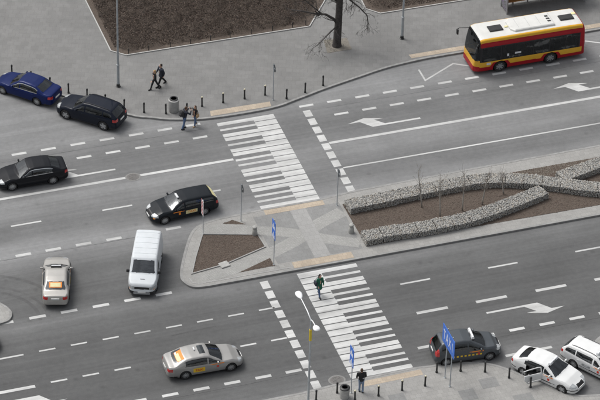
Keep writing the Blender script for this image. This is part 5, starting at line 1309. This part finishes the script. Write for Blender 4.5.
# walking couple on the plaza
J = person('man in dark suit jacket and black trousers walking across the plaza', (-5.10, 14.98, PZ), 200, 1.84, 3, ((26, 6), (-22, 14)), ((-20, 25, 8), (22, 40, 8)), navy, black, black, hair_dark, SK, coat=.10, build=1.05, look=-10)
b = MB(); a_ = J['neck']; b.box(a_+Vector((.075, 0, -.06)), (.03, .08, .12)); b.build('shirt_front', shirt, J['root'])
J = person('fair-haired woman in black walking beside the man in dark suit', (-5.66, 14.62, PZ), 196, 1.66, 3, ((-24, 14), (24, 5)), ((20, 30, 8), (-18, 25, 8)), black, black, black, hair_fair, SK, long_hair=True, female=True, build=.92)
# photographer and companion at the kerb
J = person('person in dark jacket and jeans raising a camera beside the kerb', (-4.97, 9.80, .0), 12, 1.78, 10, ((4, 10), (-10, 10)), ((48, 98, 10), (48, 98, 10)), navy, jeans, black, hair_brown, SK2, build=1.05, headdown=8)
c = (J['hand0']+J['hand1'])/2; c = world_pt(J['root'], c+Vector((.03, 0, .0)))
r = thing('camera', 'small black camera held by the person in dark jacket', 'camera', c, R(12)); a = MB(); a.rbox((0, 0, 0), (.07, .15, .10), .015); a.build('camera_body', M['trim'], r); a = MB(); a.lathe([(.035, 0), (.04, .10), (.03, .105)], 14, (.03, 0, 0), Matrix.Rotation(R(90), 4, 'Y')); a.build('lens', M['black_metal'], r)
def backpack(J, head, label, off, size, m, tilt=10):
    p = world_pt(J['root'], J['chest']+Vector(off)); r = thing('backpack' if size[2] > .35 else 'shoulder_bag', label, 'bag', p, R(head))
    a = MB(); a.rbox((0, 0, 0), size, min(size)*.4); a.build('bag_body', m, r, True); a = MB(); a.rbox((-size[0]*.4, 0, -size[2]*.18), (size[0]*.5, size[1]*.7, size[2]*.4), .03); a.build('pocket', m, r, True)
    for s_ in (1, -1):
        t = MB(); t.tube([(size[0]*.45, s_*size[1]*.3, size[2]*.42), (size[0]*.9, s_*size[1]*.34, size[2]*.5), (size[0]*1.7, s_*size[1]*.36, size[2]*.25)], .014, 5); t.build('strap', m, r)
backpack(J, 12, 'bulky dark backpack on the back of the person with the camera', (-.27, 0, .02), (.26, .36, .50), charcoal)
J = person('woman in black top, jeans and tan boots standing by the kerb', (-4.18, 9.95, .0), 215, 1.64, 0, ((14, 6), (-12, 8)), ((10, 60, 10), (-4, 18, 8)), black, jeans, tan, hair_brown, SK2, long_hair=True, female=True, build=.92)
q = world_pt(J['root'], J['pel']+Vector((.02, .22, .02))); r = thing('shoulder_bag', 'tan shoulder bag hanging on the woman in black top', 'bag', q, R(215))
a = MB(); a.rbox((0, 0, 0), (.30, .12, .30), .05); a.build('bag_body', tan, r, True); t = MB(); t.tube([(.1, 0, .14), (.03, -.04, .32), (-.02, -.10, .50), (-.08, -.04, .32), (-.12, 0, .14)], .012, 5); t.build('strap', brown, r)
# woman in green on the crossing
J = person('woman in dark green coat and jeans walking over the piano crossing', (-1.95, -9.85, .008), -84, 1.76, 4, ((-14, 16), (20, 6)), ((14, 70, 8), (-8, 35, 10)), dgreen, jeans, black, hair_dark, SK, long_hair=True, coat=.30, female=True, look=14)
q = world_pt(J['root'], J['pel']+Vector((-.05, -.25, .12))); r = thing('shoulder_bag', 'dark blue shoulder bag on the woman in green coat', 'bag', q, R(-84))
a = MB(); a.rbox((0, 0, 0), (.34, .14, .34), .05); a.build('bag_body', navy, r, True); t = MB(); t.tube([(.1, 0, .15), (.05, .08, .33), (.0, .13, .46), (-.06, .08, .33), (-.12, 0, .15)], .012, 5); t.build('strap', navy, r)
# man at the near kerb
J = person('man in black jacket and pale jeans standing at the near kerb, seen from behind', (-2.50, -19.48, PZ), 82, 1.80, 2, ((4, 2), (-5, 4)), ((6, 30, 12), (4, 34, 12)), black, pale_jeans, charcoal, hair_brown, SK, build=1.12)
b = MB(); b.box(J['pel']+Vector((-.135, -.07, .17)), (.02, .05, .07)); b.build('jacket_label', shirt, J['root'])
#=====END=====
